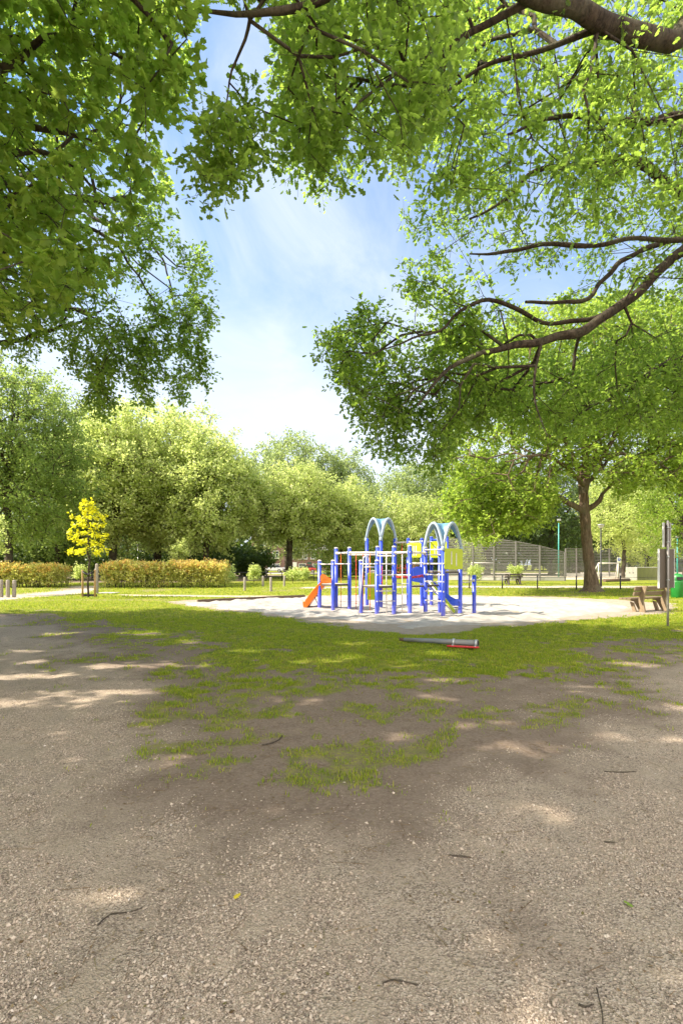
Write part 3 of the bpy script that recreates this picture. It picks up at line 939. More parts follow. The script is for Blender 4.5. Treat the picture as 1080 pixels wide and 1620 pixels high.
# --- right: oak whose limbs reach in from beyond the right edge
OAK_POLYS = [
    [(432, -60), (425, 60), (408, 140), (420, 230), (436, 285), (470, 318), (530, 338), (560, 300), (600, 268), (640, 285), (635, 318), (582, 345), (590, 372), (640, 390),
     (606, 405), (600, 438), (560, 470), (505, 520), (484, 570), (525, 610), (545, 660), (562, 705), (590, 722), (610, 752), (660, 748), (700, 752), (745, 690), (800, 690), (870, 700), (960, 690),
     (1120, 700), (1120, -60)],
    [(375, 110), (410, 130), (440, 290), (400, 290), (355, 300), (330, 345), (292, 285), (300, 190), (345, 170)],
    [(330, -60), (440, -60), (440, 40), (330, 50)],
]
ox, oy = 9.6, 9.5
oak_limbs = [
    limb([(ox, oy, -0.1, 0.52), (ox, oy, 1.2, 0.40), (ox - 0.1, oy, 3.5, 0.36), (ox - 0.1, oy - 0.1, 5.5, 0.34), (ox, oy, 8, 0.25), (ox + 0.2, oy + 0.3, 11, 0.14), (ox, oy, 13, 0.06)]),
    PL((ox - 0.1, oy, 5.0, 0.27, 'w'), (1130, 105, 7.2, 0.17), (1060, 68, 6.8, 0.15), (1000, 50, 6.5, 0.135), (950, 42, 6.3, 0.13), (905, 8, 6.0, 0.12), (820, -14, 5.6, 0.11), (700, -40, 5.0, 0.09), (560, -30, 4.6, 0.06), (470, 8, 4.5, 0.045), (425, 22, 4.5, 0.036), (380, 30, 4.6, 0.028), (330, 22, 4.7, 0.02), (285, 8, 4.9, 0.012)),
    PL((945, 45, 6.3, 0.06), (900, 62, 6.4, 0.045), (840, 85, 6.5, 0.035), (790, 96, 6.5, 0.03), (730, 125, 6.5, 0.022), (660, 175, 6.4, 0.014)),
    PL((850, -5, 5.8, 0.06), (800, 22, 5.8, 0.05), (750, 48, 5.8, 0.045), (700, 75, 5.8, 0.035), (640, 110, 5.7, 0.025), (560, 175, 5.6, 0.015), (520, 260, 5.6, 0.008)),
    PL((395, 32, 4.6, 0.02), (388, 62, 4.7, 0.016), (368, 112, 4.8, 0.012), (362, 150, 4.9, 0.009), (350, 205, 5.0, 0.005)),
    PL((ox, oy, 4.2, 0.2, 'w'), (1140, 340, 8.6, 0.12), (1080, 305, 8.4, 0.105), (1020, 268, 8.2, 0.09), (960, 252, 8.0, 0.075), (905, 262, 7.9, 0.055), (850, 275, 7.8, 0.042), (800, 310, 7.7, 0.028), (740, 350, 7.6, 0.016)),
    PL((ox, oy, 3.8, 0.2, 'w'), (1150, 345, 9.8, 0.15), (1080, 395, 9.6, 0.125), (1020, 450, 9.4, 0.115), (975, 488, 9.2, 0.11), (930, 518, 9.0, 0.10), (880, 532, 8.9, 0.088), (845, 545, 8.8, 0.078), (800, 548, 8.7, 0.065), (750, 562, 8.5, 0.05), (700, 595, 8.4, 0.035), (660, 640, 8.3, 0.018)),
    PL((985, 480, 9.2, 0.06), (930, 505, 9.1, 0.055), (870, 512, 9.0, 0.045), (800, 480, 8.9, 0.045), (740, 487, 8.8, 0.036), (690, 520, 8.6, 0.026), (640, 545, 8.4, 0.018), (580, 560, 8.2, 0.009)),
    PL((1120, 375, 10.2, 0.08), (1060, 382, 10, 0.07), (1000, 402, 9.8, 0.065), (955, 440, 9.6, 0.058), (930, 470, 9.4, 0.05), (880, 480, 9.2, 0.04), (830, 478, 9.1, 0.03)),
    PL((855, 545, 8.8, 0.04), (848, 580, 8.7, 0.032), (842, 620, 8.6, 0.024), (852, 655, 8.5, 0.016), (868, 690, 8.5, 0.008)),
    PL((1150, 560, 11.5, 0.09), (1060, 570, 11.2, 0.07), (1030, 590, 11, 0.06), (1000, 615, 10.9, 0.05), (960, 630, 10.8, 0.035), (915, 655, 10.7, 0.018)),
    PL((1160, 200, 8.0, 0.09), (1080, 185, 7.8, 0.075), (1010, 190, 7.6, 0.06), (950, 195, 7.5, 0.05), (880, 180, 7.4, 0.035), (800, 215, 7.3, 0.02)),
    PL((1120, 378, 9.2, 0.07), (1020, 380, 9.0, 0.05), (900, 388, 8.8, 0.045), (800, 395, 8.6, 0.035), (740, 405, 8.5, 0.016)),
    PL((1140, 230, 10.0, 0.09), (1060, 195, 10, 0.06), (1000, 205, 10, 0.045), (930, 230, 10, 0.03), (860, 290, 10, 0.015)),
]
oak_limbs = [oak_limbs[0]] + [np.concatenate([l_[:, :3], l_[:, 3:] * 0.8], 1) for l_ in oak_limbs[1:]]
tg = [screen_targets([(432, -60), (408, 140), (436, 285), (530, 338), (600, 268), (640, 285), (720, 330), (900, 340), (1120, 330), (1120, -60)], 330, 5.8, 8.5, 0.42), screen_targets(OAK_POLYS[0], 620, 9.0, 12.5, 0.42),
      screen_targets([(440, -60), (428, 60), (410, 150), (424, 240), (450, 300), (530, 335), (560, 300), (640, 260), (700, 120), (720, -60)], 210, 4.3, 6.4, 0.38),
      screen_targets([(600, 440), (520, 500), (484, 570), (530, 625), (560, 700), (600, 745), (690, 750), (760, 670), (800, 600), (760, 500), (690, 430)], 330, 8.6, 10.8, 0.42),
      screen_targets([(720, 590), (690, 752), (740, 730), (820, 690), (900, 700), (1000, 690), (1090, 700), (1090, 540)], 330, 9.8, 13.0, 0.38),
      screen_targets(OAK_POLYS[1], 66, 4.5, 5.5, 0.30, 3.0), screen_targets(OAK_POLYS[2], 16, 4.4, 5.2, 0.2),
      ellipsoid_targets((ox, oy, 8.5), (5.5, 6, 5), 420, OAK_POLYS, 0.45, 2.6)]
TG = np.concatenate(tg)
TG = TG[in_frame_ok(TG, OAK_POLYS)]


def oak_leaves(tg_, dr):
    dist = tg_[:, 1]
    near = dist < 6.6
    o = []
    if near.any(): o.append(twig_leaves(tg_[near], dr[near], 4, 0.22, 9, 'oak', 0.088, 0.05, 0.55, 0.25, 0.0028))
    if (~near).any(): o.append(twig_leaves(tg_[~near], dr[~near], 5, 0.34, 9, 'oak', 0.098, 0.07, 0.5, 0.2, 0.004))
    return o


grown_tree('oak_tree', 'broad oak whose dark limbs and lobed leaves hang in from the right', (ox, oy), oak_limbs, TG, oak_leaves, M_OAKBARK, M_OAKLEAF, 0.0042, group='tall trees over the foreground')

# --- left: maple overhead and beech with hanging tips
MAPLE_POLYS = [[(-60, -60), (345, -60), (340, 40), (345, 100), (322, 165), (285, 185), (272, 240), (285, 300), (302, 345), (285, 372), (230, 400), (150, 470), (60, 520), (-60, 540)]]
mx, my = -7.2, 6.2
maple_limbs = [
    limb([(mx, my, -0.1, 0.5), (mx, my, 1.2, 0.38), (mx + .1, my, 4, 0.33), (mx, my + .2, 7, 0.26), (mx + .2, my, 10, 0.15), (mx, my, 13, 0.05)]),
    PL((mx, my, 4.0, 0.16, 'w'), (-120, 250, 7.0, 0.09), (0, 190, 7.2, 0.05), (60, 202, 7.3, 0.042), (120, 215, 7.4, 0.03), (165, 235, 7.5, 0.02), (215, 280, 7.6, 0.01)),
    PL((mx, my, 5.0, 0.14, 'w'), (-90, 140, 6.2, 0.08), (0, 106, 6.0, 0.05), (22, 92, 6.0, 0.04), (90, 60, 5.9, 0.028), (200, 90, 5.8, 0.015)),
    PL((mx, my, 4.6, 0.14, 'w'), (-80, 240, 7.6, 0.07), (0, 242, 7.8, 0.05), (85, 242, 8.0, 0.03), (170, 330, 8.0, 0.012)),
    PL((mx, my, 6, 0.15, 'w'), (-100, -80, 5.2, 0.08), (60, -60, 5.0, 0.05), (180, -20, 5.0, 0.03), (270, 60, 5.2, 0.015)),
    PL((mx, my, 5, 0.15, 'w'), (-5, 5.5, 7.5, 0.1, 'w'), (-3, 4.5, 8.8, 0.06, 'w'), (-1.5, 3.5, 9.2, 0.03, 'w')),
    PL((mx, my, 5.5, 0.15, 'w'), (-6, 9, 8, 0.1, 'w'), (-4.6, 11, 9.5, 0.05, 'w')),
    PL((mx, my, 5.5, 0.15, 'w'), (-9, 5, 8, 0.1, 'w'), (-11, 4, 9, 0.05, 'w')),
]
tg = [screen_targets(MAPLE_POLYS[0], 170, 4.8, 7.0, 0.50, 2.2), screen_targets(MAPLE_POLYS[0], 260, 7.0, 11.0, 0.50),
      ellipsoid_targets((-6.6, 7.0, 9.0), (6.0, 6.2, 4.4), 1500, MAPLE_POLYS, 0.5, 4.2),
      ellipsoid_targets((-3.6, 3.0, 8.3), (4.4, 4.4, 2.6), 480, MAPLE_POLYS, 0.5, 5.0), ellipsoid_targets((-9.6, 2.2, 8.2), (4.4, 4.4, 3.4), 1250, MAPLE_POLYS, 0.5, 4.6),
      ellipsoid_targets((-12.6, 8.8, 8.4), (3.8, 4.0, 4.0), 800, MAPLE_POLYS, 0.5, 4.4)]
for i in range(2, len(tg)):      # open lace where the crown is seen from below
    q = proj(tg[i]); fr = (q[:, 0] > -30) & (q[:, 0] < 700) & (q[:, 1] > -80) & (tg[i][:, 1] > 0.5)
    tg[i] = tg[i][~fr | (rng.random(len(fr)) < 0.35)]
TG = np.concatenate(tg); TG = TG[in_frame_ok(TG, MAPLE_POLYS)]


def maple_leaves(tg_, dr):
    q = proj(tg_); fr = (q[:, 0] > -120) & (q[:, 0] < 500) & (q[:, 1] > -150) & (tg_[:, 1] > 1)
    o = [twig_leaves(tg_[fr], dr[fr], 4, 0.26, 8, 'maple', 0.10, 0.05, 0.6, 0.25, 0.003)]
    o.append(twig_leaves(tg_[~fr], dr[~fr], 4, 0.36, 7, 'quad', 0.19, 0.07, 0.6, 0.25, 0.004))
    return o


grown_tree('maple_tree', 'maple with dense dark leaves filling the upper left corner', (mx, my), maple_limbs, TG, maple_leaves, M_DARKBARK, M_MAPLELEAF, 0.0042, group='tall trees over the foreground')

BEECH_POLYS = [[(-60, 330), (240, 330), (285, 380), (312, 402), (300, 440), (280, 452), (296, 500), (312, 540), (322, 600), (310, 606), (294, 560), (288, 630), (268, 612), (258, 565), (246, 560), (240, 600), (226, 634), (216, 610), (205, 560),
                (190, 545), (180, 590), (168, 640), (150, 652), (134, 610), (118, 565), (80, 552), (40, 565), (-60, 580)]]
bx_, by_ = -12.4, 13.2
beech_limbs = [
    limb([(bx_, by_, -0.1, 0.55), (bx_, by_, 1.2, 0.42), (bx_ + .1, by_, 4, 0.37), (bx_, by_ + .2, 8, 0.28), (bx_ + .2, by_, 12, 0.16), (bx_, by_, 15, 0.05)]),
    PL((bx_, by_, 5.5, 0.16, 'w'), (-90, 420, 12.0, 0.09), (10, 440, 11.6, 0.05), (55, 465, 11.5, 0.04), (95, 478, 11.4, 0.03), (180, 520, 11.2, 0.012)),
    PL((bx_, by_, 4.6, 0.16, 'w'), (-60, 560, 12.6, 0.08), (10, 540, 12.3, 0.055), (60, 530, 12.1, 0.045), (110, 512, 12, 0.035), (160, 495, 11.9, 0.018)),
    PL((bx_, by_, 7.5, 0.16, 'w'), (-60, 330, 11.8, 0.09), (60, 340, 11.4, 0.06), (150, 365, 11.2, 0.04), (210, 420, 11.1, 0.022), (250, 500, 11, 0.01)),
    PL((bx_, by_, 7.5, 0.16, 'w'), (60, 330, 13.8, 0.07), (160, 350, 13.2, 0.05), (220, 360, 12.8, 0.035), (262, 425, 12.6, 0.02), (285, 520, 12.5, 0.008)),
    PL((bx_, by_, 7, 0.18, 'w'), (-9, 12, 10, 0.1, 'w'), (-6.2, 12.5, 11.5, 0.05, 'w')),
    PL((bx_, by_, 7, 0.18, 'w'), (-10, 15.6, 9.5, 0.1, 'w'), (-8.4, 17, 10, 0.05, 'w')),
    PL((bx_, by_, 7, 0.18, 'w'), (-14, 12, 10, 0.1, 'w'), (-16.2, 12.5, 10.5, 0.05, 'w')),
]
tg = [screen_targets(BEECH_POLYS[0], 330, 9.8, 12.2, 0.47, 1.3),
      ellipsoid_targets((-11.2, 9.8, 9.6), (6.2, 3.6, 5.0), 1150, BEECH_POLYS + MAPLE_POLYS, 0.5, 4.2),
      ellipsoid_targets((-16.2, 13.0, 9.2), (4.6, 3.6, 4.6), 900, BEECH_POLYS, 0.5, 4.2)]
# hanging sprays
for (px, top, bot, Y) in ((318, 470, 605, 12.2), (290, 470, 632, 12.4), (262, 480, 560, 12.3), (225, 520, 634, 11.8), (240, 480, 590, 12), (165, 540, 655, 11.6), (150, 560, 645, 11.8), (195, 520, 590, 11.7), (310, 400, 470, 12.6), (112, 540, 580, 11.8)):
    k = int((bot - top) / 4.5)
    pyv = np.linspace(top, bot, k)
    tg.append(np.array([P(px + rng.normal() * 6 + 5 * math.sin(i * 0.35), p_, Y - 0.9 + rng.normal() * 0.12) for i, p_ in enumerate(pyv)]))
for i in (1, 2):
    q = proj(tg[i]); fr = (q[:, 0] > -30) & (q[:, 0] < 700) & (q[:, 1] > -80)
    tg[i] = tg[i][~fr | (rng.random(len(fr)) < 0.35)]
TG = np.concatenate(tg)


def beech_leaves(tg_, dr):
    q = proj(tg_); fr = (q[:, 0] > -100) & (q[:, 0] < 500) & (q[:, 1] > 150)
    return [twig_leaves(tg_[fr], dr[fr], 5, 0.26, 7, 'oval', 0.085, 0.05, 0.5, 0.35, 0.0028),
            twig_leaves(tg_[~fr], dr[~fr], 4, 0.42, 7, 'quad', 0.19, 0.08, 0.6, 0.25, 0.004)]


grown_tree('beech_tree', 'beech with small leaves on hanging sprays at the left edge of the sky', (bx_, by_), beech_limbs, TG, beech_leaves, M_DARKBARK, M_BEECHLEAF, 0.0042, group='tall trees over the foreground', sag=-0.02)

GAPS.clear()
# ------------------------------------------------------------------ trees in the middle distance and beyond
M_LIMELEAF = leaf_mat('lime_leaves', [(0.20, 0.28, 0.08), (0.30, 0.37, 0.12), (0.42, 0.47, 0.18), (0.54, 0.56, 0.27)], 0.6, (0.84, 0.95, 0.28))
M_CHESTLEAF = leaf_mat('pale_leaves', [(0.21, 0.28, 0.07), (0.31, 0.38, 0.11), (0.40, 0.44, 0.17), (0.54, 0.54, 0.28)], 0.55, (0.74, 0.86, 0.24))
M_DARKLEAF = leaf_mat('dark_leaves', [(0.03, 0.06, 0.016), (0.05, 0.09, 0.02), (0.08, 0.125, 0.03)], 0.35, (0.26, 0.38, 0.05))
M_MIDLEAF = leaf_mat('mid_leaves', [(0.08, 0.15, 0.024), (0.12, 0.20, 0.035), (0.17, 0.255, 0.06)], 0.52, (0.52, 0.64, 0.14))
M_YGLEAF = leaf_mat('yellow_green_leaves', [(0.09, 0.16, 0.018), (0.14, 0.22, 0.026), (0.20, 0.28, 0.04), (0.28, 0.33, 0.06)], 0.55, (0.54, 0.74, 0.09))
M_GREYLEAF = leaf_mat('grey_green_leaves', [(0.12, 0.17, 0.065), (0.17, 0.225, 0.09), (0.23, 0.28, 0.13)], 0.55, (0.62, 0.75, 0.22))
M_YELLOW = leaf_mat('golden_leaves', [(0.52, 0.50, 0.010), (0.66, 0.64, 0.015), (0.76, 0.74, 0.04)], 0.5, (0.88, 0.86, 0.03))


def far_tree(name, label, px, Y, top, bot, wpx, n, leafm, size=0.26, trunk_r=0.3, per=12, ntw=5, tl=0.8, bark=M_DARKBARK, crown_dx=0, depth=None, group=None, shell=0.33, fork=0.5, kind='quad', up=0.45, cat='tree', zlow=None):
    x = gx(px, Y); zt, zb = hz(top, Y), hz(bot, Y)
    rx = wpx / 2 / F * Y; rz = (zt - zb) / 2; cz = (zt + zb) / 2
    cxw = x + crown_dx / F * Y
    ry = depth if depth else rx
    T = ellipsoid_targets((cxw, Y, cz), (rx, ry, rz), n, None, shell, (zlow if zlow is not None else zb - 0.3))
    fk = zb + (zt - zb) * 0.22
    lines = [limb([(x, Y, -0.1, trunk_r * 1.5), (x, Y, trunk_r * 2, trunk_r * 1.05), (x + rng.normal() * .1, Y, fk * 0.6, trunk_r * .9), (x + rng.normal() * .2, Y, fk, trunk_r * .8), (cxw, Y, cz, trunk_r * .5), (cxw + rng.normal() * .4, Y, zt - rz * .35, trunk_r * .15)], 0.5)]
    for k in range(6):
        a_ = k * 1.047 + rng.uniform(-.3, .3); q = rng.uniform(.4, .7); z0 = fk + (k % 3) * rz * 0.12
        lines.append(limb([(x, Y, z0, trunk_r * .45), (x + (cxw - x) * .5 + math.cos(a_) * rx * .3, Y + math.sin(a_) * ry * .3, z0 + rz * .35, trunk_r * .3), (cxw + math.cos(a_) * rx * q, Y + math.sin(a_) * ry * q, cz + rz * rng.uniform(-.2, .4), trunk_r * .1)], 0.6))

    def lf(tg_, dr):
        out_ = unit((tg_ - np.array([cxw, Y, cz])) / np.array([rx, ry, rz]))
        return [twig_leaves(tg_, unit(dr + out_), ntw, tl, per, kind, size, size * 0.8, 0.42, 0.12, trunk_r * 0.025, upv=out_ * 0.75 + np.array([0, 0, 0.55]))]
    return grown_tree(name, label, (x, Y), lines, T, lf, bark, leafm, trunk_r * 0.045, w=0.4, step=1.0, sides=9, group=group, cat=cat)


# right, middle distance: the tree with the bare trunk on the lawn
tY = 28.8; tx = gx(935, tY)
rt_limbs = [
    limb([(tx, tY, -0.15, 0.92), (tx, tY, 0.10, 0.62), (tx - .02, tY, 0.4, 0.46), (tx - .1, tY, 1.2, 0.33), (tx - .3, tY, 3.0, 0.27), (tx - .38, tY, 4.6, 0.255), (tx - .42, tY, 5.4, 0.23), (tx - .3, tY, 7, 0.22), (tx - .4, tY, 9, 0.16), (tx - .2, tY, 12, 0.09), (tx, tY, 14, 0.04)], 0.25),
    PL((tx - .38, tY, 4.5, 0.16, 'w'), (895, 793, 28.6, 0.13), (868, 782, 28.4, 0.10), (830, 786, 28.2, 0.07), (780, 800, 28, 0.03)),
    PL((tx - .38, tY, 4.8, 0.24, 'w'), (920, 765, 28.8, 0.2), (915, 740, 28.9, 0.15), (895, 700, 29.2, 0.08), (870, 640, 29.5, 0.04)),
    PL((tx - .38, tY, 4.6, 0.16, 'w'), (945, 795, 28.8, 0.14), (958, 775, 29, 0.1), (1000, 740, 29.3, 0.06), (1060, 700, 29.5, 0.03)),
    PL((tx - .4, tY, 6, 0.14, 'w'), (890, 735, 27, 0.1), (850, 720, 25, 0.06), (800, 730, 23.5, 0.03)),
    PL((tx - .4, tY, 6, 0.14, 'w'), (960, 730, 31, 0.1), (1000, 690, 33, 0.05)),
]
RT_POLY = [(700, 700), (720, 640), (760, 560), (800, 500), (900, 470), (1200, 470), (1220, 800), (1120, 800), (1080, 770), (1010, 765), (975, 780), (950, 745), (915, 745), (880, 760), (880, 800), (855, 832), (800, 835), (770, 852), (735, 845), (700, 800), (715, 760)]
T = np.concatenate([screen_targets(RT_POLY, 2300, 24.0, 33, 0.28, 0.9), screen_targets([(700, 800), (720, 770), (800, 745), (880, 770), (870, 815), (800, 838), (770, 850), (735, 845)], 240, 25, 29.5, 0.2, 0.9)])
grown_tree('shade_tree', 'broad yellow-green tree with a bare flared trunk on the far right lawn', (tx, tY), rt_limbs, T,
           lambda a_, d_: [twig_leaves(a_, d_, 5, 0.6, 9, 'quad', 0.19, 0.1, 0.55, 0.2, 0.006)], bark_mat('brown_bark', (0.045, 0.032, 0.022), (0.20, 0.142, 0.095), 1.0), M_YGLEAF, 0.012, step=0.8, sides=14)

BACK = 'trees closing the far side of the park'
far_tree('woodland_tree', 'dark bushy tree at the far left edge behind the low hedge', 15, 37, 572, 862, 240, 900, M_MIDLEAF, 0.2, 0.3, tl=0.7, group=BACK)
far_tree('woodland_tree', 'shaded tree directly behind the golden sapling', 90, 50, 680, 895, 160, 500, M_MIDLEAF, 0.24, 0.25, group=BACK)
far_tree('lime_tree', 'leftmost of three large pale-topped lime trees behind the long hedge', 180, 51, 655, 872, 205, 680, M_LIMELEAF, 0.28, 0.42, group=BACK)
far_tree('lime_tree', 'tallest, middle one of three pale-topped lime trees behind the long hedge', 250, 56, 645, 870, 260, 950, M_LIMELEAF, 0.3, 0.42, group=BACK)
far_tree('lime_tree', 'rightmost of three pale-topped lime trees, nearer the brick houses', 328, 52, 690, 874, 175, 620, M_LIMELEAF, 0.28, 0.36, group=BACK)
far_tree('chestnut_tree', 'pale yellow-green spreading tree on a stout trunk before the brick houses', 458, 57, 738, 868, 170, 560, M_CHESTLEAF, 0.27, 0.36, bark=M_OAKBARK, group=BACK, shell=0.5)
far_tree('chestnut_tree', 'pale yellow-green tree right behind the left climbing tower', 538, 60, 752, 885, 130, 340, M_CHESTLEAF, 0.27, 0.3, bark=M_OAKBARK, group=BACK, shell=0.5)
far_tree('chestnut_tree', 'low pale tree between the two climbing tower roofs', 640, 62, 782, 892, 125, 300, M_CHESTLEAF, 0.27, 0.28, bark=M_OAKBARK, group=BACK)
far_tree('elm_tree', 'tall grey-green tree rising behind the pale spreading tree', 455, 82, 688, 880, 165, 620, M_GREYLEAF, 0.36, 0.45, group=BACK, tl=1.1)
far_tree('elm_tree', 'grey-green tree with its crown notched against the sky beside the tallest grey-green one', 540, 84, 718, 880, 120, 400, M_GREYLEAF, 0.36, 0.45, group=BACK, tl=1.1)
far_tree('elm_tree', 'dark grey-green tree behind the low pale tree and the climbing frame', 655, 76, 742, 880, 170, 560, M_GREYLEAF, 0.33, 0.4, group=BACK, tl=1.1)
far_tree('dark_tree', 'dark tree behind the left half of the slatted ball fence', 770, 72, 715, 890, 170, 420, M_DARKLEAF, 0.32, 0.4, group=BACK, tl=1.0)
far_tree('dark_tree', 'dark tree behind the teal pole and the lowered end of the ball fence', 872, 74, 740, 892, 160, 420, M_DARKLEAF, 0.32, 0.4, group=BACK, tl=1.0)
far_tree('dark_tree', 'dark tree behind the white court sign', 980, 80, 720, 892, 170, 380, M_DARKLEAF, 0.34, 0.4, group=BACK, tl=1.1)
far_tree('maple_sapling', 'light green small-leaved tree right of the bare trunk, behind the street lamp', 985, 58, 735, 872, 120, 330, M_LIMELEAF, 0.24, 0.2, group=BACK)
far_tree('woodland_tree', 'mid green tree at the right edge behind the green litter bin', 1085, 44, 640, 880, 180, 430, M_YGLEAF, 0.2, 0.3, group=BACK)
far_tree('flowering_shrub', 'cream-flowered shrub leaning over the low concrete block', 1025, 64, 845, 896, 95, 160, M_CHESTLEAF, 0.2, 0.1, cat='shrub', tl=0.5)
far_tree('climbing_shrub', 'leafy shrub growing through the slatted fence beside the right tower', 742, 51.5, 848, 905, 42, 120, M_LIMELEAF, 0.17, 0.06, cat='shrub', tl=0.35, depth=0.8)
far_tree('dark_shrub', 'dark shrub at the foot of the ball fence behind the bare trunk', 903, 66, 870, 912, 44, 90, M_DARKLEAF, 0.2, 0.06, cat='shrub', tl=0.5)
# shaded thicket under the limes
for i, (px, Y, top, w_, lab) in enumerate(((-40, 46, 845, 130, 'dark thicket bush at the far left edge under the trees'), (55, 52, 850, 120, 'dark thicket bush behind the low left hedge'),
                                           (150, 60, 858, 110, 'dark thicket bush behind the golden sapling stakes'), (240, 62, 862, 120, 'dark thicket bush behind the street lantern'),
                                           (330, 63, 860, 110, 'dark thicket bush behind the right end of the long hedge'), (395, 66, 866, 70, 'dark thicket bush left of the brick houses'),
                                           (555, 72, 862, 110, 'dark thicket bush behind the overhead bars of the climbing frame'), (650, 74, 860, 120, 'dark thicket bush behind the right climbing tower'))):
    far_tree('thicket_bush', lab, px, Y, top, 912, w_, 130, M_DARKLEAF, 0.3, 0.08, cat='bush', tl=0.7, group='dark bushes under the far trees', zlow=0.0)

# far woodland beyond everything, one mass
n = 26000
ang = rng.uniform(-1.1, 1.1, n); rad = rng.uniform(118, 150, n)
X_ = np.sin(ang) * rad * 1.1; Y_ = np.cos(ang) * rad
keepb = ~((X_ > -26) & (X_ < 6) & (Y_ < 132))
X_, Y_ = X_[keepb], Y_[keepb]
top = 8 + 8 * fbm(X_ * 0.06 + 3, Y_ * 0.06, 3)
Z_ = top * rng.random(len(X_)) ** 0.7
Vt, Ft = leaves(np.stack([X_, Y_, Z_], 1), 2.2, 'quad', 0.35, 0.0)
tag(np_mesh('distant_woodland', Vt, Ft, M_DARKLEAF), 'far belt of dark woodland on the horizon', None, None, 'stuff')

# young trees, shrubs and hedges
def sapling(name, label, px, base, top, bot, wpx, n, leafm, size, tr, group=None, cat='tree', tl=0.2, per=7, ntw=5, kind='quad', shell=0.5, up=0.5, conic=0.0, dx=0):
    Y = gy(base); x = gx(px, Y); zt, zb = hz(top, Y), hz(bot, Y)
    rx = wpx / 2 / F * Y; rz = (zt - zb) / 2; cz = (zt + zb) / 2
    T = ellipsoid_targets((x + dx / F * Y, Y, cz), (rx, rx, rz), n, None, shell, zb - 0.1)
    if conic:
        f = (T[:, 2] - zb) / (zt - zb); s_ = 1 + conic * (0.5 - f)
        T[:, 0] = x + (T[:, 0] - x) * s_; T[:, 1] = Y + (T[:, 1] - Y) * s_
    lines = [limb([(x, Y, -0.05, tr * 1.2), (x, Y, 0.3, tr), (x + .02, Y, zb, tr * .85), (x, Y, cz, tr * .55), (x + .03, Y, zt - .2, tr * .2)], 0.15)]
    return grown_tree(name, label, (x, Y), lines, T, lambda a_, d_: [twig_leaves(a_, d_, ntw, tl, per, kind, size, size * .5, up, 0.1, tr * .06)], M_OAKBARK, leafm, tr * .1, w=0.5, step=0.25, sides=8, cat=cat, group=group)


Yg_ = gy(945); xg_ = gx(140, Yg_); T = []
for (py, rp, nb_) in ((874, 36, 6), (860, 25, 5), (846, 36, 6), (833, 22, 5), (821, 23, 5), (809, 13, 4), (799, 4, 2)):
    for k in range(nb_):
        a_ = k * 6.283 / nb_ + rng.uniform(-.4, .4); rl_ = 0.98 * rp / F * Yg_ * rng.uniform(.6, 1.05)
        for f_ in (0.55, 1.0):
            T.append((xg_ + math.cos(a_) * rl_ * f_, Yg_ + math.sin(a_) * rl_ * f_, hz(py, Yg_) + rng.normal() * .05 + 0.10 * f_))
T = np.array(T)
grown_tree('golden_sapling', 'young golden-yellow tree tied between two stakes on the left lawn', (xg_, Yg_),
           [limb([(xg_, Yg_, -.05, .055), (xg_, Yg_, .3, .045), (xg_ + .02, Yg_, 1.9, .038), (xg_, Yg_, 3.1, .025), (xg_ + .03, Yg_, 4.3, .008)], .15)], T,
           lambda a_, d_: [twig_leaves(a_, d_, 4, 0.15, 5, 'maple', 0.115, 0.05, 0.6, 0.1, 0.004)], M_OAKBARK, M_YELLOW, 0.005, w=0.6, step=0.25, sides=8)
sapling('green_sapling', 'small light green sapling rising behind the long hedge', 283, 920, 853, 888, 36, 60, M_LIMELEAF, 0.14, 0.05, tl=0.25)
for px, base, top, w_, lab in ((361, 924, 894, 24, 'low bright shrub at the right end of the long hedge'), (402, 921, 893, 22, 'bright shrub standing behind the leftmost grey bollard of four'),
                               (463, 923, 897, 26, 'bright shrub beside the rightmost of four grey bollards, near the orange slide'), (480, 921, 898, 18, 'small bright shrub between the rightmost grey bollard and the climbing frame'),
                               (816, 921, 891, 22, 'twiggy bright shrub over the tiny far bench'), (752, 922, 893, 20, 'bright shrub in front of the left goal frame'), (66, 921, 889, 26, 'leafy shrub rising behind the low left hedge'), (128, 922, 890, 20, 'bright shoot behind the golden sapling')):
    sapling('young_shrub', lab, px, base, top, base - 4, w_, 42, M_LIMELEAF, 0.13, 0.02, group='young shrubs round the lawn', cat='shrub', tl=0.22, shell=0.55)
# branch of a young tree entering at the left edge
sapling('pale_sapling', 'pale young tree cut by the left edge of the photo', -16, 942, 800, 880, 70, 46, M_CHESTLEAF, 0.12, 0.05, tl=0.22)

M_HEDGE = leaf_mat('hedge_leaves', [(0.20, 0.26, 0.05), (0.34, 0.38, 0.08), (0.50, 0.50, 0.14), (0.64, 0.60, 0.28)], 0.55, (0.88, 0.86, 0.2))
M_SHOOT = leaf_mat('hedge_shoots', [(0.50, 0.50, 0.10), (0.66, 0.52, 0.14), (0.70, 0.38, 0.12), (0.78, 0.62, 0.26)], 0.55, (0.96, 0.74, 0.18), 0.35)


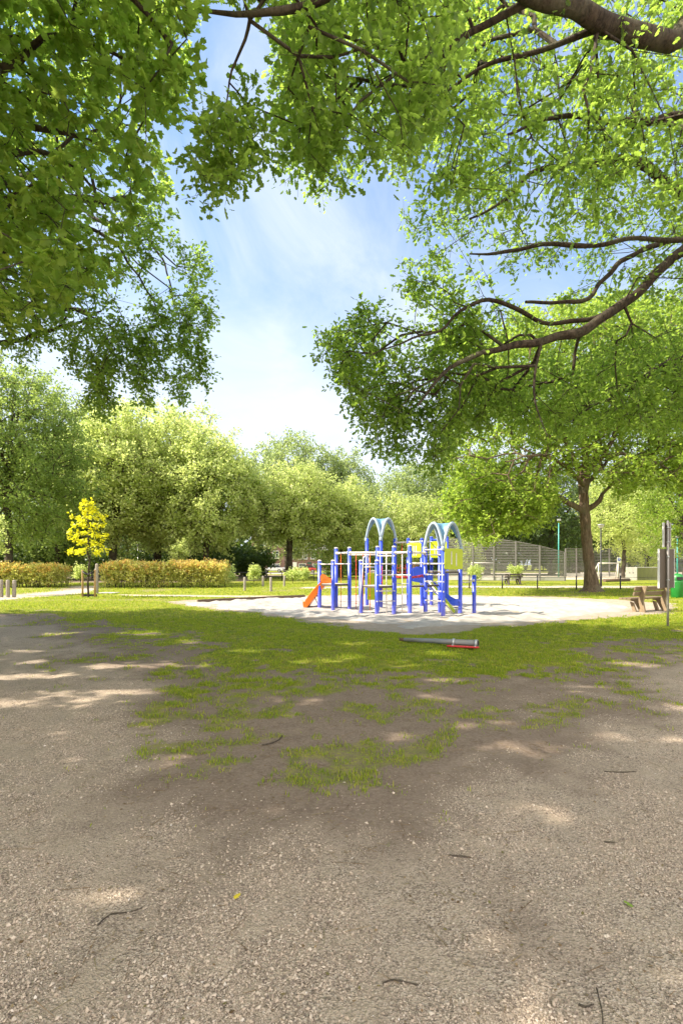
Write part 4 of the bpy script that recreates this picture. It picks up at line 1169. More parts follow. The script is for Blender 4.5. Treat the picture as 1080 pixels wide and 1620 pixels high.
def hedge(name, label, xa, xb, ya, yb, h, n):
    root = thing(name, label, 'hedge', ((xa + xb) / 2, (ya + yb) / 2, 0))
    rl = root.location
    x = rng.uniform(xa, xb, n); y = rng.uniform(ya, yb, n)
    topz = h * (0.80 + 0.36 * fbm(x * 1.6, y * 1.6, 3))
    z = topz * rng.random(n) ** 0.55 + 0.05
    C = np.stack([x, y, z], 1)
    keep_ = (z > topz * 0.72) | (y < ya + (yb - ya) * 0.45) | (x > xb - 0.5) | (x < xa + 0.5)
    C = C[keep_]; z = z[keep_]; tz = topz[keep_]
    lo = rng.random(len(C)) > np.clip((z / tz - 0.45) * 1.2, 0.06, 0.72)
    D = np.tile(np.array([0, -0.25, 0.8]), (len(C), 1))
    tw1, l1 = twig_leaves(C[lo], D[lo], 2, 0.24, 6, 'quad', 0.125, 0.07, 0.35, -0.3, 0.005, upv=np.tile(np.array([-0.5, -0.7, 0.5]), (int(lo.sum()), 1)))
    tw2, l2 = twig_leaves(C[~lo], D[~lo], 2, 0.24, 6, 'quad', 0.115, 0.05, 0.35, -0.7, 0.005, upv=np.tile(np.array([-0.6, -0.5, 0.5]), (int((~lo).sum()), 1)))
    np_mesh('foliage', *l1, M_HEDGE, False, root, rl)
    np_mesh('shoots', *l2, M_SHOOT, False, root, rl)
    s = np.stack([rng.uniform(xa + .1, xb - .1, 90), rng.uniform(ya + .1, yb - .1, 90), np.zeros(90)], 1)
    e = s + np.stack([rng.normal(size=90) * .12, rng.normal(size=90) * .12, np.full(90, h * .7)], 1)
    Vs, Fs = seg_tubes(s, e, np.full(90, .02), np.full(90, .008), 5)
    Vt, Ft = cat_mesh([(Vs, Fs), tw1, tw2])
    np_mesh('stem', Vt, Ft, M_DARKBARK, True, root, rl)
    return root


hy = gy(930)
hedge('photinia_hedge', 'long hedge with orange-red shoots right of the golden sapling', gx(157, hy), gx(352, hy), hy, hy + 2.2, 1.48, 3300)
hedge('photinia_hedge', 'shorter hedge with orange-red shoots at the left edge of the photo', gx(-90, hy), gx(88, hy), hy - 0.2, hy + 2.0, 1.40, 3000)
# ------------------------------------------------------------------ climbing frame
M_BLUE = simple('blue_paint', (0.028, 0.066, 0.56), 0.35, 0.12, 5, dirt=(0.13, 0.13, 0.48))
t = M_BLUE.node_tree
_b = [n for n in t.nodes if n.type == 'BSDF_PRINCIPLED'][0]
_src = _b.inputs['Base Color'].links[0].from_socket
_sz = t.nodes.new('ShaderNodeSeparateXYZ'); L(t, objco(t), _sz.inputs[0])
_n = noise(t, 7, 4, 0.6, objco(t))
_ad = N(t, 'ShaderNodeMath', operation='MULTIPLY_ADD'); L(t, _n.outputs[0], _ad.inputs[0]); _ad.inputs[1].default_value = 0.9; L(t, _sz.outputs[2], _ad.inputs[2])
_f = ramp(t, _ad.outputs[0], [(0.30, (0.6,) * 3), (0.85, (0,) * 3)])
L(t, mixc(t, _f, _src, (0.20, 0.17, 0.50)), _b.inputs['Base Color'])       # sand-scuffed, sun-faded feet of the posts
M_BLUEP = simple('blue_plastic', (0.026, 0.08, 0.58), 0.3, 0.12, 4)
M_LIMEP = simple('lime_plastic', (0.40, 0.47, 0.004), 0.4, 0.08, 4)
M_ORANGE = simple('orange_plastic', (0.86, 0.20, 0.012), 0.35, 0.08, 3)
M_WHITE = simple('cream_metal', (0.62, 0.58, 0.52), 0.4, 0.10, 9, dirt=(0.42, 0.36, 0.28))
M_STEEL = simple('steel_tube', (0.55, 0.55, 0.56), 0.35, 0.1, 9, metal=0.6)
M_BOARD = simple('dark_board', (0.085, 0.068, 0.06), 0.8, 0.25, 10, bump=0.2)
M_RED = simple('red_rope', (0.55, 0.05, 0.025), 0.8, 0.2, 30)
M_OROPE = simple('orange_rope', (0.66, 0.15, 0.02), 0.8, 0.2, 30)
M_ROOF = simple('blue_grey_roof', (0.12, 0.27, 0.42), 0.4, 0.1, 3)
M_RIM = simple('pale_rim', (0.30, 0.38, 0.46), 0.4, 0.08, 5)
M_GREYROPE = simple('grey_rope', (0.45, 0.42, 0.38), 0.85, 0.15, 30)

ROOT = (1.35, 16.6, 0.0)
frame = thing('climbing_structure', 'blue climbing frame with two arched roofs and an orange slide on the sand', 'play equipment', ROOT)


def part(mb, name, mat, parent=None, bevel=0.0):
    return mb.build(name, mat, parent or frame, root=ROOT, bevel=bevel)


def px_at(px, Y):
    return (gx(px, Y), Y)


def H(py, Y):
    return hz(py, Y)


PO = {}
for k, px, Y, top in (('a1', 505.5, 17.5, 887), ('a2', 526.7, 16.95, 887), ('a3', 531.6, 17.95, 867), ('a4', 552.6, 17.4, 866.5),
                      ('b5', 570.7, 15.85, 887), ('b7', 596, 15.35, 887), ('b8', 597, 16.4, 865), ('b9', 623, 15.55, 865),
                      ('t1', 580.3, 18.7, 851), ('t2', 602.2, 18.2, 851), ('t3', 624.4, 18.7, 851), ('t4', 602.6, 19.2, 851),
                      ('d1', 648, 15.2, 863.5), ('d2', 672.6, 15.55, 866), ('u1', 700.5, 15.07, 866), ('u2', 727.5, 15.55, 867), ('u3', 695.5, 16.0, 866.5),
                      ('e1', 645.6, 18.4, 852.5), ('e2', 667, 18.0, 852.5), ('e3', 682, 18.8, 850), ('e4', 706.5, 18.5, 850), ('s1', 749.5, 15.85, 911)):
    x, y = px_at(px, Y); h = H(top, Y)
    PO[k] = (x, y, h)
    mb = MB(); r = 0.063
    mb.lathe((x, y, 0), [(r, -0.15), (r, 0.0), (r, h - 0.02)], 14)
    p_ = part(mb, 'post', M_BLUE)
    if k[0] not in 'tu' or k in ('u3',):
        c_ = MB().lathe((x, y, 0), [(r + 0.004, h - 0.019), (r + 0.004, h + 0.005), (r * 0.8, h + 0.022), (0.012, h + 0.03)], 14)
        part(c_, 'cap', M_WHITE if k[0] in 'abd' else M_BLUE, p_)


def rail(a, ha, b, hb, r=0.02, mat=M_WHITE, name='rail', cap=True, ext=0.0):
    A = Vector((PO[a][0], PO[a][1], ha)); B = Vector((PO[b][0], PO[b][1], hb))
    d = (B - A).normalized()
    A2, B2 = A + d * 0.05, B - d * 0.05
    mb = MB().tube([A2, (A2 + B2) / 2, B2], r, 9)
    if cap:
        for q, s_ in ((A2, 1), (B2, -1)):
            mb.tube([q + d * s_ * 0.0, q + d * s_ * 0.03], r * 1.7, 9)
    # clamps that show on the camera side of the posts
    for q in (A, B):
        mb.ball((q.x, q.y - 0.058, q.z), 0.026, 6)
    return part(mb, name, mat)


for a_, b_, h_ in (('a1', 'a2', 1.56), ('a3', 'a4', 1.57), ('b5', 'b7', 1.565), ('b7', 'b9', 1.565), ('d1', 'd2', 1.57), ('a1', 'a3', 1.56)):
    rail(a_, h_, b_, h_)
for a_, b_, ha, hb in (('a3', 'a4', 1.95, 1.95), ('a4', 'b8', 1.95, 1.93), ('b8', 'b9', 1.93, 1.91), ('b9', 'd1', 1.91, 1.91), ('d1', 'd2', 1.91, 1.91)):
    rail(a_, ha, b_, hb, 0.036, name='overhead_beam')
rail('a4', 1.88, 'b8', 1.86, 0.016, name='overhead_beam')
rail('b8', 1.83, 'b9', 1.81, 0.018, name='overhead_beam')
for h_ in (0.43, 0.74, 1.23):
    rail('b7', h_, 'b9', h_, 0.018, name='rung')
for h_ in (0.45, 0.74, 1.03, 1.24, 1.57, 2.0):
    rail('d2', h_, 'u1', h_, 0.02, name='rung')
rail('u3', 1.85, 'd2', 1.85, 0.02)
for a_, b_, h_ in (('e1', 'e2', 2.36), ('t3', 'e1', 2.36), ('e1', 'e2', 1.6), ('b9', 'd1', 1.23)):
    rail(a_, h_, b_, h_, 0.03 if h_ > 2 else 0.02, name='overhead_beam' if h_ > 2 else 'rail')
rail('e3', 2.46, 'e4', 2.46, 0.035, M_BLUE, 'overhead_beam', False)
rail('e2', 2.38, 'e3', 2.38, 0.022)
rail('t1', 1.95, 't4', 1.95, 0.02); rail('t4', 1.95, 't3', 1.95, 0.02)


def deck(keys, h, th=0.055):
    pts = [PO[k][:2] for k in keys]
    c_ = np.mean(pts, axis=0)
    pts = [tuple(c_ + (np.array(p_) - c_) * 0.97) for p_ in pts]
    A = sum(pts[i][0] * pts[(i + 1) % len(pts)][1] - pts[(i + 1) % len(pts)][0] * pts[i][1] for i in range(len(pts)))
    if A < 0: pts = pts[::-1]
    mb = MB().prism(pts, h - th, h)
    o = part(mb, 'platform', M_BOARD, bevel=0.006)
    pw = MB().prism([tuple(c_ + (np.array(p_) - c_) * 0.985) for p_ in pts], h + 0.002, h + 0.016)
    part(pw, 'tread', M_GREYROPE, o)


deck(['a1', 'a2', 'a4', 'a3'], 0.88); deck(['b5', 'b7', 'b9', 'b8'], 0.885); deck(['d1', 'd2', 'u3'], 0.91)
deck(['u1', 'u2', 'u3', 'd2'], 1.34); deck(['t1', 't2', 't3', 't4'], 1.31); deck(['e1', 'e2', 'e4', 'e3'], 1.6)


def panel(a, b, z0, z1, slots, out=0.07, inset=0.02):
    A = Vector((PO[a][0], PO[a][1], 0)); B = Vector((PO[b][0], PO[b][1], 0))
    u = (B - A).normalized(); w = (B - A).length; n_ = Vector((u.y, -u.x, 0))
    if n_.y > 0: n_ = -n_
    o = (A + B) / 2 + n_ * out + Vector((0, 0, (z0 + z1) / 2))
    pl = part(MB().plate(rrect(w + inset * 2, z1 - z0, 0.05), o, u, (0, 0, 1), 0.022), 'panel', M_LIMEP, bevel=0.004)
    for cx_, w_, zc, hh in slots:
        ins = MB()
        for s_ in (1, -1):
            ins.plate(rrect(w_, hh, w_ / 2 - 0.001, 5, cx_, zc), o + n_ * (0.0135 * s_), u, (0, 0, 1), 0.006)
        part(ins, 'slot', M_WHITE, pl)


panel('u1', 'u2', 1.40, 2.03, ((-0.11, 0.045, 0.03, 0.40), (0.11, 0.045, -0.02, 0.40)))
panel('e1', 'e2', 1.80, 2.32, ((-0.12, 0.04, -0.02, 0.36), (0, 0.04, -0.02, 0.36), (0.1, 0.04, -0.02, 0.36)))
panel('e3', 'e4', 1.80, 2.40, ((-0.14, 0.035, -0.02, 0.36), (-0.04, 0.035, -0.04, 0.36), (0.06, 0.035, -0.02, 0.36), (0.15, 0.035, -0.04, 0.36)))


def arch_roof(keys, h0, hp):
    c = [Vector((PO[k][0], PO[k][1], 0)) for k in keys]            # four corners in order
    ctr = sum(c, Vector()) / 4
    c = [ctr + (q - ctr) * 1.06 for q in c]
    n_ = 16
    f = lambda s_: 1 - abs(s_) ** 2.05

    def at(u_, v_, z):
        a_, b_ = (u_ + 1) / 2, (v_ + 1) / 2
        q = c[0] * (1 - a_) * (1 - b_) + c[1] * a_ * (1 - b_) + c[2] * a_ * b_ + c[3] * (1 - a_) * b_
        return Vector((q.x, q.y, h0 + (hp - h0) * z))
    vs = []; ths = []
    for i in range(n_ + 1):
        for j in range(n_ + 1):
            u_, v_ = -1 + 2 * i / n_, -1 + 2 * j / n_
            vs.append(at(u_, v_, max(f(u_), f(v_))))
    fs = [(i * (n_ + 1) + j, (i + 1) * (n_ + 1) + j, (i + 1) * (n_ + 1) + j + 1, i * (n_ + 1) + j + 1) for i in range(n_) for j in range(n_)]
    o = part(MB().add(vs, fs, True), 'arch_roof', M_ROOF)
    md = o.modifiers.new('th', 'SOLIDIFY'); md.thickness = 0.025; md.offset = 0
    for k in range(4):
        pts = []
        for i in range(25):
            s_ = -1 + 2 * i / 24
            uv = ((s_, -1), (1, s_), (s_, 1), (-1, s_))[k]
            pts.append(at(uv[0], uv[1], f(s_)))
        mb = MB().tube(pts, 0.046, 8)
        part(mb, 'arch_rim', M_RIM, o)
    for q in c:
        part(MB().lathe((q.x, q.y, h0 - 0.1), [(0.05, 0), (0.062, 0.03), (0.06, 0.12), (0.03, 0.15)], 10), 'arch_foot', M_RIM, o)


arch_roof(['t2', 't3', 't4', 't1'], 2.5, 3.22)
arch_roof(['u1', 'u2', 'u3', 'd2'], 2.06, 2.80)


def slide(pts, hw, wall, mat, name='slide'):
    """open trough along a line of (x, y, z)"""
    pts = [Vector(p_) for p_ in pts]
    prof = [(-hw - 0.03, wall), (-hw, wall + 0.01), (-hw * 0.86, 0.05), (-hw * 0.5, 0.0), (hw * 0.5, 0.0), (hw * 0.86, 0.05), (hw, wall + 0.01), (hw + 0.03, wall), (hw * 0.93, -0.03), (-hw * 0.93, -0.03)]
    vs = []
    for i, p_ in enumerate(pts):
        d = (pts[min(i + 1, len(pts) - 1)] - pts[max(0, i - 1)]); d.z *= 0.6; d.normalize()
        x = d.cross(Vector((0, 0, 1))).normalized(); up = x.cross(d)
        for a_, b_ in prof:
            vs.append(p_ + x * a_ + up * b_)
    k = len(prof)
    fs = [(i * k + j, i * k + (j + 1) % k, (i + 1) * k + (j + 1) % k, (i + 1) * k + j) for i in range(len(pts) - 1) for j in range(k)]
    fs += [tuple(range(k)), tuple((len(pts) - 1) * k + j for j in reversed(range(k)))]
    mb = MB().add(vs, fs, False)
    return part(mb, name, mat)


S0 = Vector((-0.46, 17.66, 0.92)); S1 = Vector((-1.17, 17.75, 0.10))
pts = []
for i in range(13):
    s_ = i / 12
    z = 0.93 - 0.83 * (s_ ** 1.05) + 0.03 * math.sin(math.pi * s_)
    if s_ > 0.85: z = max(z, 0.10)
    q = S0.lerp(S1, s_); pts.append((q.x, q.y, z))
pts.append((S1.x - 0.12, S1.y + 0.02, 0.09))
osl = slide(pts, 0.24, 0.17, M_ORANGE)
for s_ in (-1, 1):
    hood = MB().plate([(-0.2, 0), (0.26, 0), (0.26, 0.13), (0.06, 0.16), (-0.06, 0.24), (-0.16, 0.24), (-0.2, 0.18)], Vector((-0.53, 17.68 + 0.25 * s_, 0.94)), (1, 0.0, -0.15), (0, 0, 1), 0.03)
    part(hood, 'slide_hood', M_ORANGE, osl)
part(MB().tube([(-0.95, 17.6, 0.45), (-0.72, 17.55, -0.05)], 0.018, 8).tube([(-0.85, 17.9, 0.45), (-0.66, 17.86, -0.05)], 0.018, 8), 'slide_brace', M_STEEL, osl)

pts = []
for px, Y, z in ((655, 17.3, 1.10), (664, 17.3, 1.02), (674, 17.35, 0.86), (686, 17.4, 0.66), (697, 17.4, 0.45), (706, 17.4, 0.28), (714, 17.4, 0.18), (722, 17.45, 0.16)):
    pts.append((gx(px, Y), Y, z))
bs = slide(pts, 0.25, 0.2, M_BLUEP)
Yh = 17.3
for dy in (-0.27, 0.27):
    hd = MB().plate([(-0.28, -0.12), (0.28, -0.22), (0.34, 0.05), (0.18, 0.32), (-0.05, 0.38), (-0.28, 0.3)], (gx(664, Yh), Yh + dy, 1.1), (1, 0, 0), (0, 0, 1), 0.04)
    part(hd, 'slide_hood', M_BLUEP, bs)
# lime climbing ramp with pale edges
mb = MB(); ed = MB()
A = Vector((gx(678, 16.7), 16.7, 1.0)); B = Vector((gx(718, 16.2), 16.2, 0.02)); d = B - A; w = Vector((0.1, 0.38, 0))
n_ = d.cross(w).normalized()
mb.add([A - w, A + w, B + w, B - w, A - w + n_ * .04, A + w + n_ * .04, B + w + n_ * .04, B - w + n_ * .04], [(0, 1, 2, 3), (7, 6, 5, 4), (0, 4, 5, 1), (1, 5, 6, 2), (2, 6, 7, 3), (3, 7, 4, 0)])
rp = part(mb, 'climbing_ramp', M_LIMEP)
for s_ in (-1, 1):
    ed.tube([A + w * 1.04 * s_ + Vector((0, 0, .03)), B + w * 1.04 * s_ + Vector((0.03, 0, -0.06))], 0.022, 8)
part(ed, 'ramp_edge', M_WHITE, rp)
mb = MB()
A = Vector((gx(585, 18.0), 18.0, 1.25)); B = Vector((gx(590, 17.7), 17.7, 0.3))
mb.plate(rrect(0.30, 0.95, 0.03), (A + B) / 2, (1, 0.25, 0), (0, -0.12, 1), 0.03)
part(mb, 'climbing_panel', M_LIMEP)

# ropes
def rope(x, y, z0, z1, mat, knots=5, r=0.011, name='climbing_rope'):
    mb = MB().tube([(x, y, z1), (x + .006, y, (z0 + z1) / 2), (x, y, z0)], r, 6)
    for i in range(knots):
        mb.ball((x, y, z0 + (z1 - z0) * (i + 0.7) / (knots + 0.6)), r * 2.1, 6)
    part(mb, name, mat)


for px, Y, z0, z1, mt in ((539, 17.75, 0.05, 1.94, M_OROPE), (563, 16.95, 0.05, 1.92, M_RED), (574, 16.8, 0.05, 1.92, M_RED), (585, 16.6, 0.05, 1.9, M_OROPE), (604, 18.0, 0.5, 1.5, M_RED),
                          (635.5, 18.55, 1.4, 2.34, M_RED), (656, 18.2, 1.85, 2.34, M_RED)):
    rope(gx(px, Y), Y, z0, z1, mt, 6)
# grey rope net between the overhead beam and the sand
for px, Y in ((611, 15.75), (636, 15.38)):
    part(MB().tube([(gx(px, Y), Y, 1.9), (gx(px, Y), Y, -0.05)], 0.016, 8), 'net_pole', M_WHITE)
for h_ in (0.66, 0.98):
    mb = MB(); A = Vector((PO['b9'][0], PO['b9'][1], h_)); B = Vector((PO['d1'][0], PO['d1'][1], h_))
    mb.tube([A, (A + B) / 2 - Vector((0, 0, .02)), B], 0.013, 7)
    part(mb, 'net_rope', M_GREYROPE)
# red rope bridge
mb = MB()
A = Vector((PO['b9'][0], PO['b9'][1] + .1, 1.17)); B = Vector((PO['d2'][0], PO['d2'][1] + .1, 1.2))
for k in range(2):
    o_ = Vector((0, .12 * k, .03 * k))
    mb.tube([A + o_, A.lerp(B, .25) + o_ - Vector((0, 0, .045)), A.lerp(B, .5) + o_ - Vector((0, 0, .06)), A.lerp(B, .75) + o_ - Vector((0, 0, .04)), B + o_], 0.016, 7)
for i in range(9):
    q = A.lerp(B, (i + .5) / 9); mb.ball((q.x, q.y, q.z - 0.03), 0.03, 6)
part(mb, 'rope_bridge', M_RED)
mb = MB()
for i in range(10):
    Yr = 18.2; xr = gx(628 + i * 4.4, Yr)
    mb.tube([(xr, Yr, 1.1), (xr, Yr, 1.55)], 0.005, 5)
for h_ in (1.12, 1.27, 1.42):
    mb.tube([(gx(626, 18.2), 18.2, h_), (gx(670, 18.2), 18.2, h_)], 0.005, 5)
part(mb, 'rope_net', M_RED)
mb = MB()
for k in range(7):
    Yr = 18.3; xr = gx(653 + 2.4 * k, Yr)
    mb.tube([(xr, Yr, 0.95), (xr, Yr, 1.6)], 0.008, 5)
part(mb, 'chain_net', M_STEEL)
mb = MB()
for k in range(6):
    mb.tube([(gx(535 + k * 6.5, 17.6), 17.6, 0.25), (gx(541 + k * 6.5, 17.6), 17.6, 0.27)], 0.008, 5)
part(mb, 'foot_rope', M_GREYROPE)
# slack balance rope to the single post
A = Vector((PO['u2'][0], PO['u2'][1] - .05, 1.02)); B = Vector((PO['s1'][0], PO['s1'][1], 1.05))
mb = MB().tube([A, A.lerp(B, .33) - Vector((0, 0, .035)), A.lerp(B, .66) - Vector((0, 0, .03)), B - Vector((.06, 0, 0))], 0.018, 8).ball((B.x - .03, B.y - .05, B.z), 0.045, 8)
part(mb, 'balance_rope', M_GREYROPE)
# hooped ladder in front
Yl = 15.1
A = Vector((gx(566.3, Yl), Yl, -0.03))
mb = MB(); pts = [A, Vector((gx(572, 15.3), 15.3, 1.05)), Vector((gx(574.3, 15.42), 15.42, 1.62))]
for i in range(9):
    a_ = math.pi * (1 - i / 8)
    pts.append(Vector((gx(578.7, 15.45) + 0.085 * math.cos(a_), 15.45, 1.70 + 0.11 * math.sin(a_))))
pts.append(Vector((gx(583.2, 15.45), 15.45, 1.47)))
mb.tube(pts, 0.02, 10)
ld = part(mb, 'hoop_ladder', M_STEEL)
for h_, pa in ((1.47, 583.2),):
    part(MB().tube([(gx(573.7, 15.4), 15.4, h_), (gx(596, 15.4), 15.4, h_)], 0.016, 8), 'rung', M_WHITE, ld)

# timber kerb along the back of the sand
M_WOODDK = simple('weathered_timber', (0.115, 0.075, 0.05), 0.85, 0.3, 8, bump=0.3, stretch=(1, 6, 6))
q = [G(312, 953.8), G(360, 951), G(420, 948.2), G(482, 945.4)]
mb = MB()
for i in range(3):
    a_, b_ = Vector((q[i][0], q[i][1], 0.05)), Vector((q[i + 1][0], q[i + 1][1], 0.05))
    mb.beam(a_ + (b_ - a_).normalized() * 0.01, b_, 0.1, 0.16)
tag(mb.build('timber_kerb', M_WOODDK, loc=(q[1][0], q[1][1], 0), bevel=0.012), 'dark timber kerb edging the far left rim of the sand', 'kerb')

# ------------------------------------------------------------------ fallen pole on the grass
M_GREYP = simple('grey_plastic_pipe', (0.17, 0.18, 0.19), 0.45, 0.12, 5, dirt=(0.2, 0.17, 0.13))
M_GALV = simple('galvanised', (0.50, 0.50, 0.50), 0.4, 0.2, 30, metal=0.7)
M_REDP = simple('red_paint', (0.50, 0.02, 0.025), 0.4, 0.1, 8)
M_WHITEP = simple('white_paint', (0.72, 0.71, 0.69), 0.45, 0.06, 8)
M_BLACKH = simple('black_bore', (0.01, 0.01, 0.01), 0.8, 0.1)
a_, b_ = G(639, 1016), G(756, 1026)
A = Vector((a_[0], a_[1], 0.055)); B = Vector((b_[0], b_[1], 0.10)); d = (B - A).normalized()
rt = tuple((A + B) / 2 * 1.0); rt = (rt[0], rt[1], 0)
fp = thing('fallen_pole', 'grey pole lying on the grass with a red-edged sign plate clamped to its end', 'pole', rt)
mb = MB().tube([A, A.lerp(B, .5), B], [0.034, 0.048, 0.058], 18); mb.build('pipe', M_GREYP, fp, root=rt)
MB().tube([B - d * .01, B + d * .003], 0.048, 18).build('bore', M_BLACKH, fp, root=rt)
MB().tube([A - d * .1, A + d * .02], [0.028, 0.034], 12).build('spigot', M_WOODDK, fp, root=rt)
side = Vector((d.y, -d.x, 0)).normalized()
for s_ in (0.035, 0.46):
    q = B - d * s_
    cl = MB().tube([q - d * .018, q + d * .018], 0.066, 18).build('clamp', M_GALV, fp, root=rt)
    MB().tube([q + side * .06 - Vector((0, 0, .03)), q + side * .125 - Vector((0, 0, .075))], 0.016, 8).build('bolt', M_GALV, cl, root=rt)
c_ = B - d * .24 + side * .16 - Vector((0, 0, .055))
pl = MB().plate(rrect(0.56, 0.17, 0.03), c_, d, (side + Vector((0, 0, .10))).normalized(), 0.016).build('sign_plate', M_WHITEP, fp, root=rt)
up_ = d.cross((side + Vector((0, 0, .1))).normalized())
ring = [c_ + d * p_[0] + (side + Vector((0, 0, .1))).normalized() * p_[1] for p_ in rrect(0.55, 0.16, 0.03)]
MB().tube(ring, 0.017, 6, closed=True).build('red_border', M_REDP, pl, root=rt)

# ------------------------------------------------------------------ bollards and tree stakes
M_WOODGREY = simple('grey_timber', (0.25, 0.22, 0.185), 0.85, 0.25, 7, bump=0.3, stretch=(6, 6, 0.7))
M_WOODTAN = simple('tan_timber', (0.40, 0.25, 0.12), 0.8, 0.2, 7, bump=0.25, stretch=(6, 6, 0.7))


def bollard(px, base, top, label, r=0.075, proto=[None]):
    Y = gy(base); h = hz(top, Y)
    if proto[0] is None:
        mb = MB().lathe((0, 0, 0), [(0.078, -0.15), (0.075, 0.0), (0.073, 0.5), (0.070, 0.955), (0.058, 0.985), (0.02, 1.0)], 12)
        o = mb.build('bollard', M_WOODGREY); proto[0] = o
    else:
        o = proto[0].copy(); COL.objects.link(o)
    o.location = (gx(px, Y), Y, 0); o.scale = (r / 0.075, r / 0.075, h); o.rotation_euler = (rng.normal() * .012, rng.normal() * .012, rng.random() * 6)
    tag(o, label, 'bollard', 'round grey timber bollards')


bollard(2.5, 944.8, 917, 'bollard at the very left edge, first of the row of three by the path', 0.085)
bollard(13, 944.8, 917.2, 'middle bollard of the row of three by the left path', 0.085)
bollard(23, 944.5, 917.5, 'right-hand bollard of the row of three by the left path', 0.085)
bollard(153.5, 939.5, 891.5, 'tall grey post beside the right stake of the golden sapling', 0.085)
bollard(387.2, 934.8, 913, 'leftmost of four bollards on the lawn right of the long hedge')
bollard(416, 928, 911, 'short distant bollard second from the left of the four on the back lawn')
bollard(428.6, 935.2, 913, 'third of four bollards on the back lawn, standing nearest the sand')
bollard(449.6, 928, 911, 'rightmost of four bollards on the back lawn')

Ys = gy(945); rt = (gx(140, Ys), Ys, 0)
sup = thing('tree_support', 'pair of tan stakes with black ties holding the golden sapling', 'tree stake', rt)
xl, xr = gx(131, Ys), gx(150.5, Ys)
for x_ in (xl, xr):
    MB().tube([(x_, Ys, -0.1), (x_, Ys, 1.27), (x_, Ys, 1.3)], [0.045, 0.043, 0.034], 10).build('stake', M_WOODTAN, sup, root=rt)
M_RUBBER = simple('black_rubber', (0.015, 0.015, 0.016), 0.7, 0.2)
for x_ in (xl, xr):
    s_ = 1 if x_ > rt[0] else -1
    MB().tube([(x_, Ys - .03, 1.22), (rt[0] + s_ * .1, Ys - .07, 1.10), (rt[0], Ys - .06, 1.08), (rt[0], Ys + .06, 1.08), (x_, Ys + .03, 1.22)], 0.028, 6).build('tie', M_RUBBER, sup, root=rt)
MB().beam((xl + .045, Ys, .10), (xr - .045, Ys, .10), 0.03, 0.10).beam((xl + .045, Ys + .3, .08), (xr - .045, Ys + .3, .08), 0.03, 0.10).build('base_board', M_RUBBER, sup, root=rt)

M_CONC = simple('concrete', (0.42, 0.40, 0.36), 0.85, 0.15, 5, bump=0.15, dirt=(0.25, 0.23, 0.19))
M_ALGAE = simple('algae_concrete', (0.17, 0.175, 0.055), 0.85, 0.25, 4, dirt=(0.24, 0.22, 0.12))
c_ = G(172, 938.5)
tag(MB().prism([(c_[0] - .5, c_[1] - .3), (c_[0] + .45, c_[1] - .35), (c_[0] + .5, c_[1] + .25), (c_[0] - .42, c_[1] + .3)], -0.03, 0.045).build('stone_slab', M_CONC, loc=(c_[0], c_[1], 0), bevel=0.01), 'flat grey slab lying in the lawn before the long hedge', 'slab')

# ------------------------------------------------------------------ bench
M_BENCHW = simple('bench_wood', (0.15, 0.105, 0.062), 0.75, 0.25, 6, bump=0.25, stretch=(0.8, 8, 8), dirt=(0.2, 0.15, 0.10))
M_BENCHC = simple('bench_support', (0.20, 0.145, 0.085), 0.8, 0.2, 6, bump=0.2)


def bench(label, loc, rz, mw, ms):
    """length along local y, sitter faces local -x"""
    b_ = thing('park_bench', label, 'bench', loc, 'wooden park benches', rz)
    for y_ in (-0.6, 0.6):
        mb = MB()
        mb.plate([(-0.09, 0.0), (0.10, 0.0), (0.03, 0.36), (0.16, 0.86), (0.02, 0.86), (-0.12, 0.42)], (0.14, y_, 0), (1, 0, 0), (0, 0, 1), 0.07)
        mb.plate([(-0.10, 0.0), (0.05, 0.0), (-0.18, 0.40), (-0.42, 0.40), (-0.42, 0.34), (-0.30, 0.33)], (0.10, y_ + 0.095, 0), (1, 0, 0), (0, 0, 1), 0.07)
        mb.plate([(-0.22, 0.0), (-0.10, 0.0), (-0.20, 0.30), (-0.32, 0.33)], (0.10, y_ - 0.085, 0), (1, 0, 0), (0, 0, 1), 0.06)
        mb.tube([(0.23, y_ - .05, 0.81), (0.23, y_ + .05, 0.81)], 0.02, 8)
        mb.build('support', ms, b_, root=(0, 0, 0), bevel=0.008)
    for k, x_ in enumerate((-0.38, -0.24, -0.10)):
        MB().box((x_, 0, 0.43), (0.125, 1.9, 0.05)).build('seat_plank', mw, b_, root=(0, 0, 0), bevel=0.008)
    for x_, z_ in ((0.065, 0.60), (0.105, 0.77)):
        MB().box((x_, 0, z_), (0.05, 1.9, 0.13), Matrix.Rotation(0.22, 3, 'Y')).build('back_plank', mw, b_, root=(0, 0, 0), bevel=0.008)
    return b_


Yb = 17.0
bench('weathered wooden bench with slanting supports beside the sand on the right', (10.2, 16.76, 0), R(-63), M_BENCHW, M_BENCHC)
Yb = gy(925)
bench('tiny distant dark bench under a twiggy shrub before the ball fence', (gx(811, Yb), Yb, 0), R(-62), M_BOARD, M_BOARD)

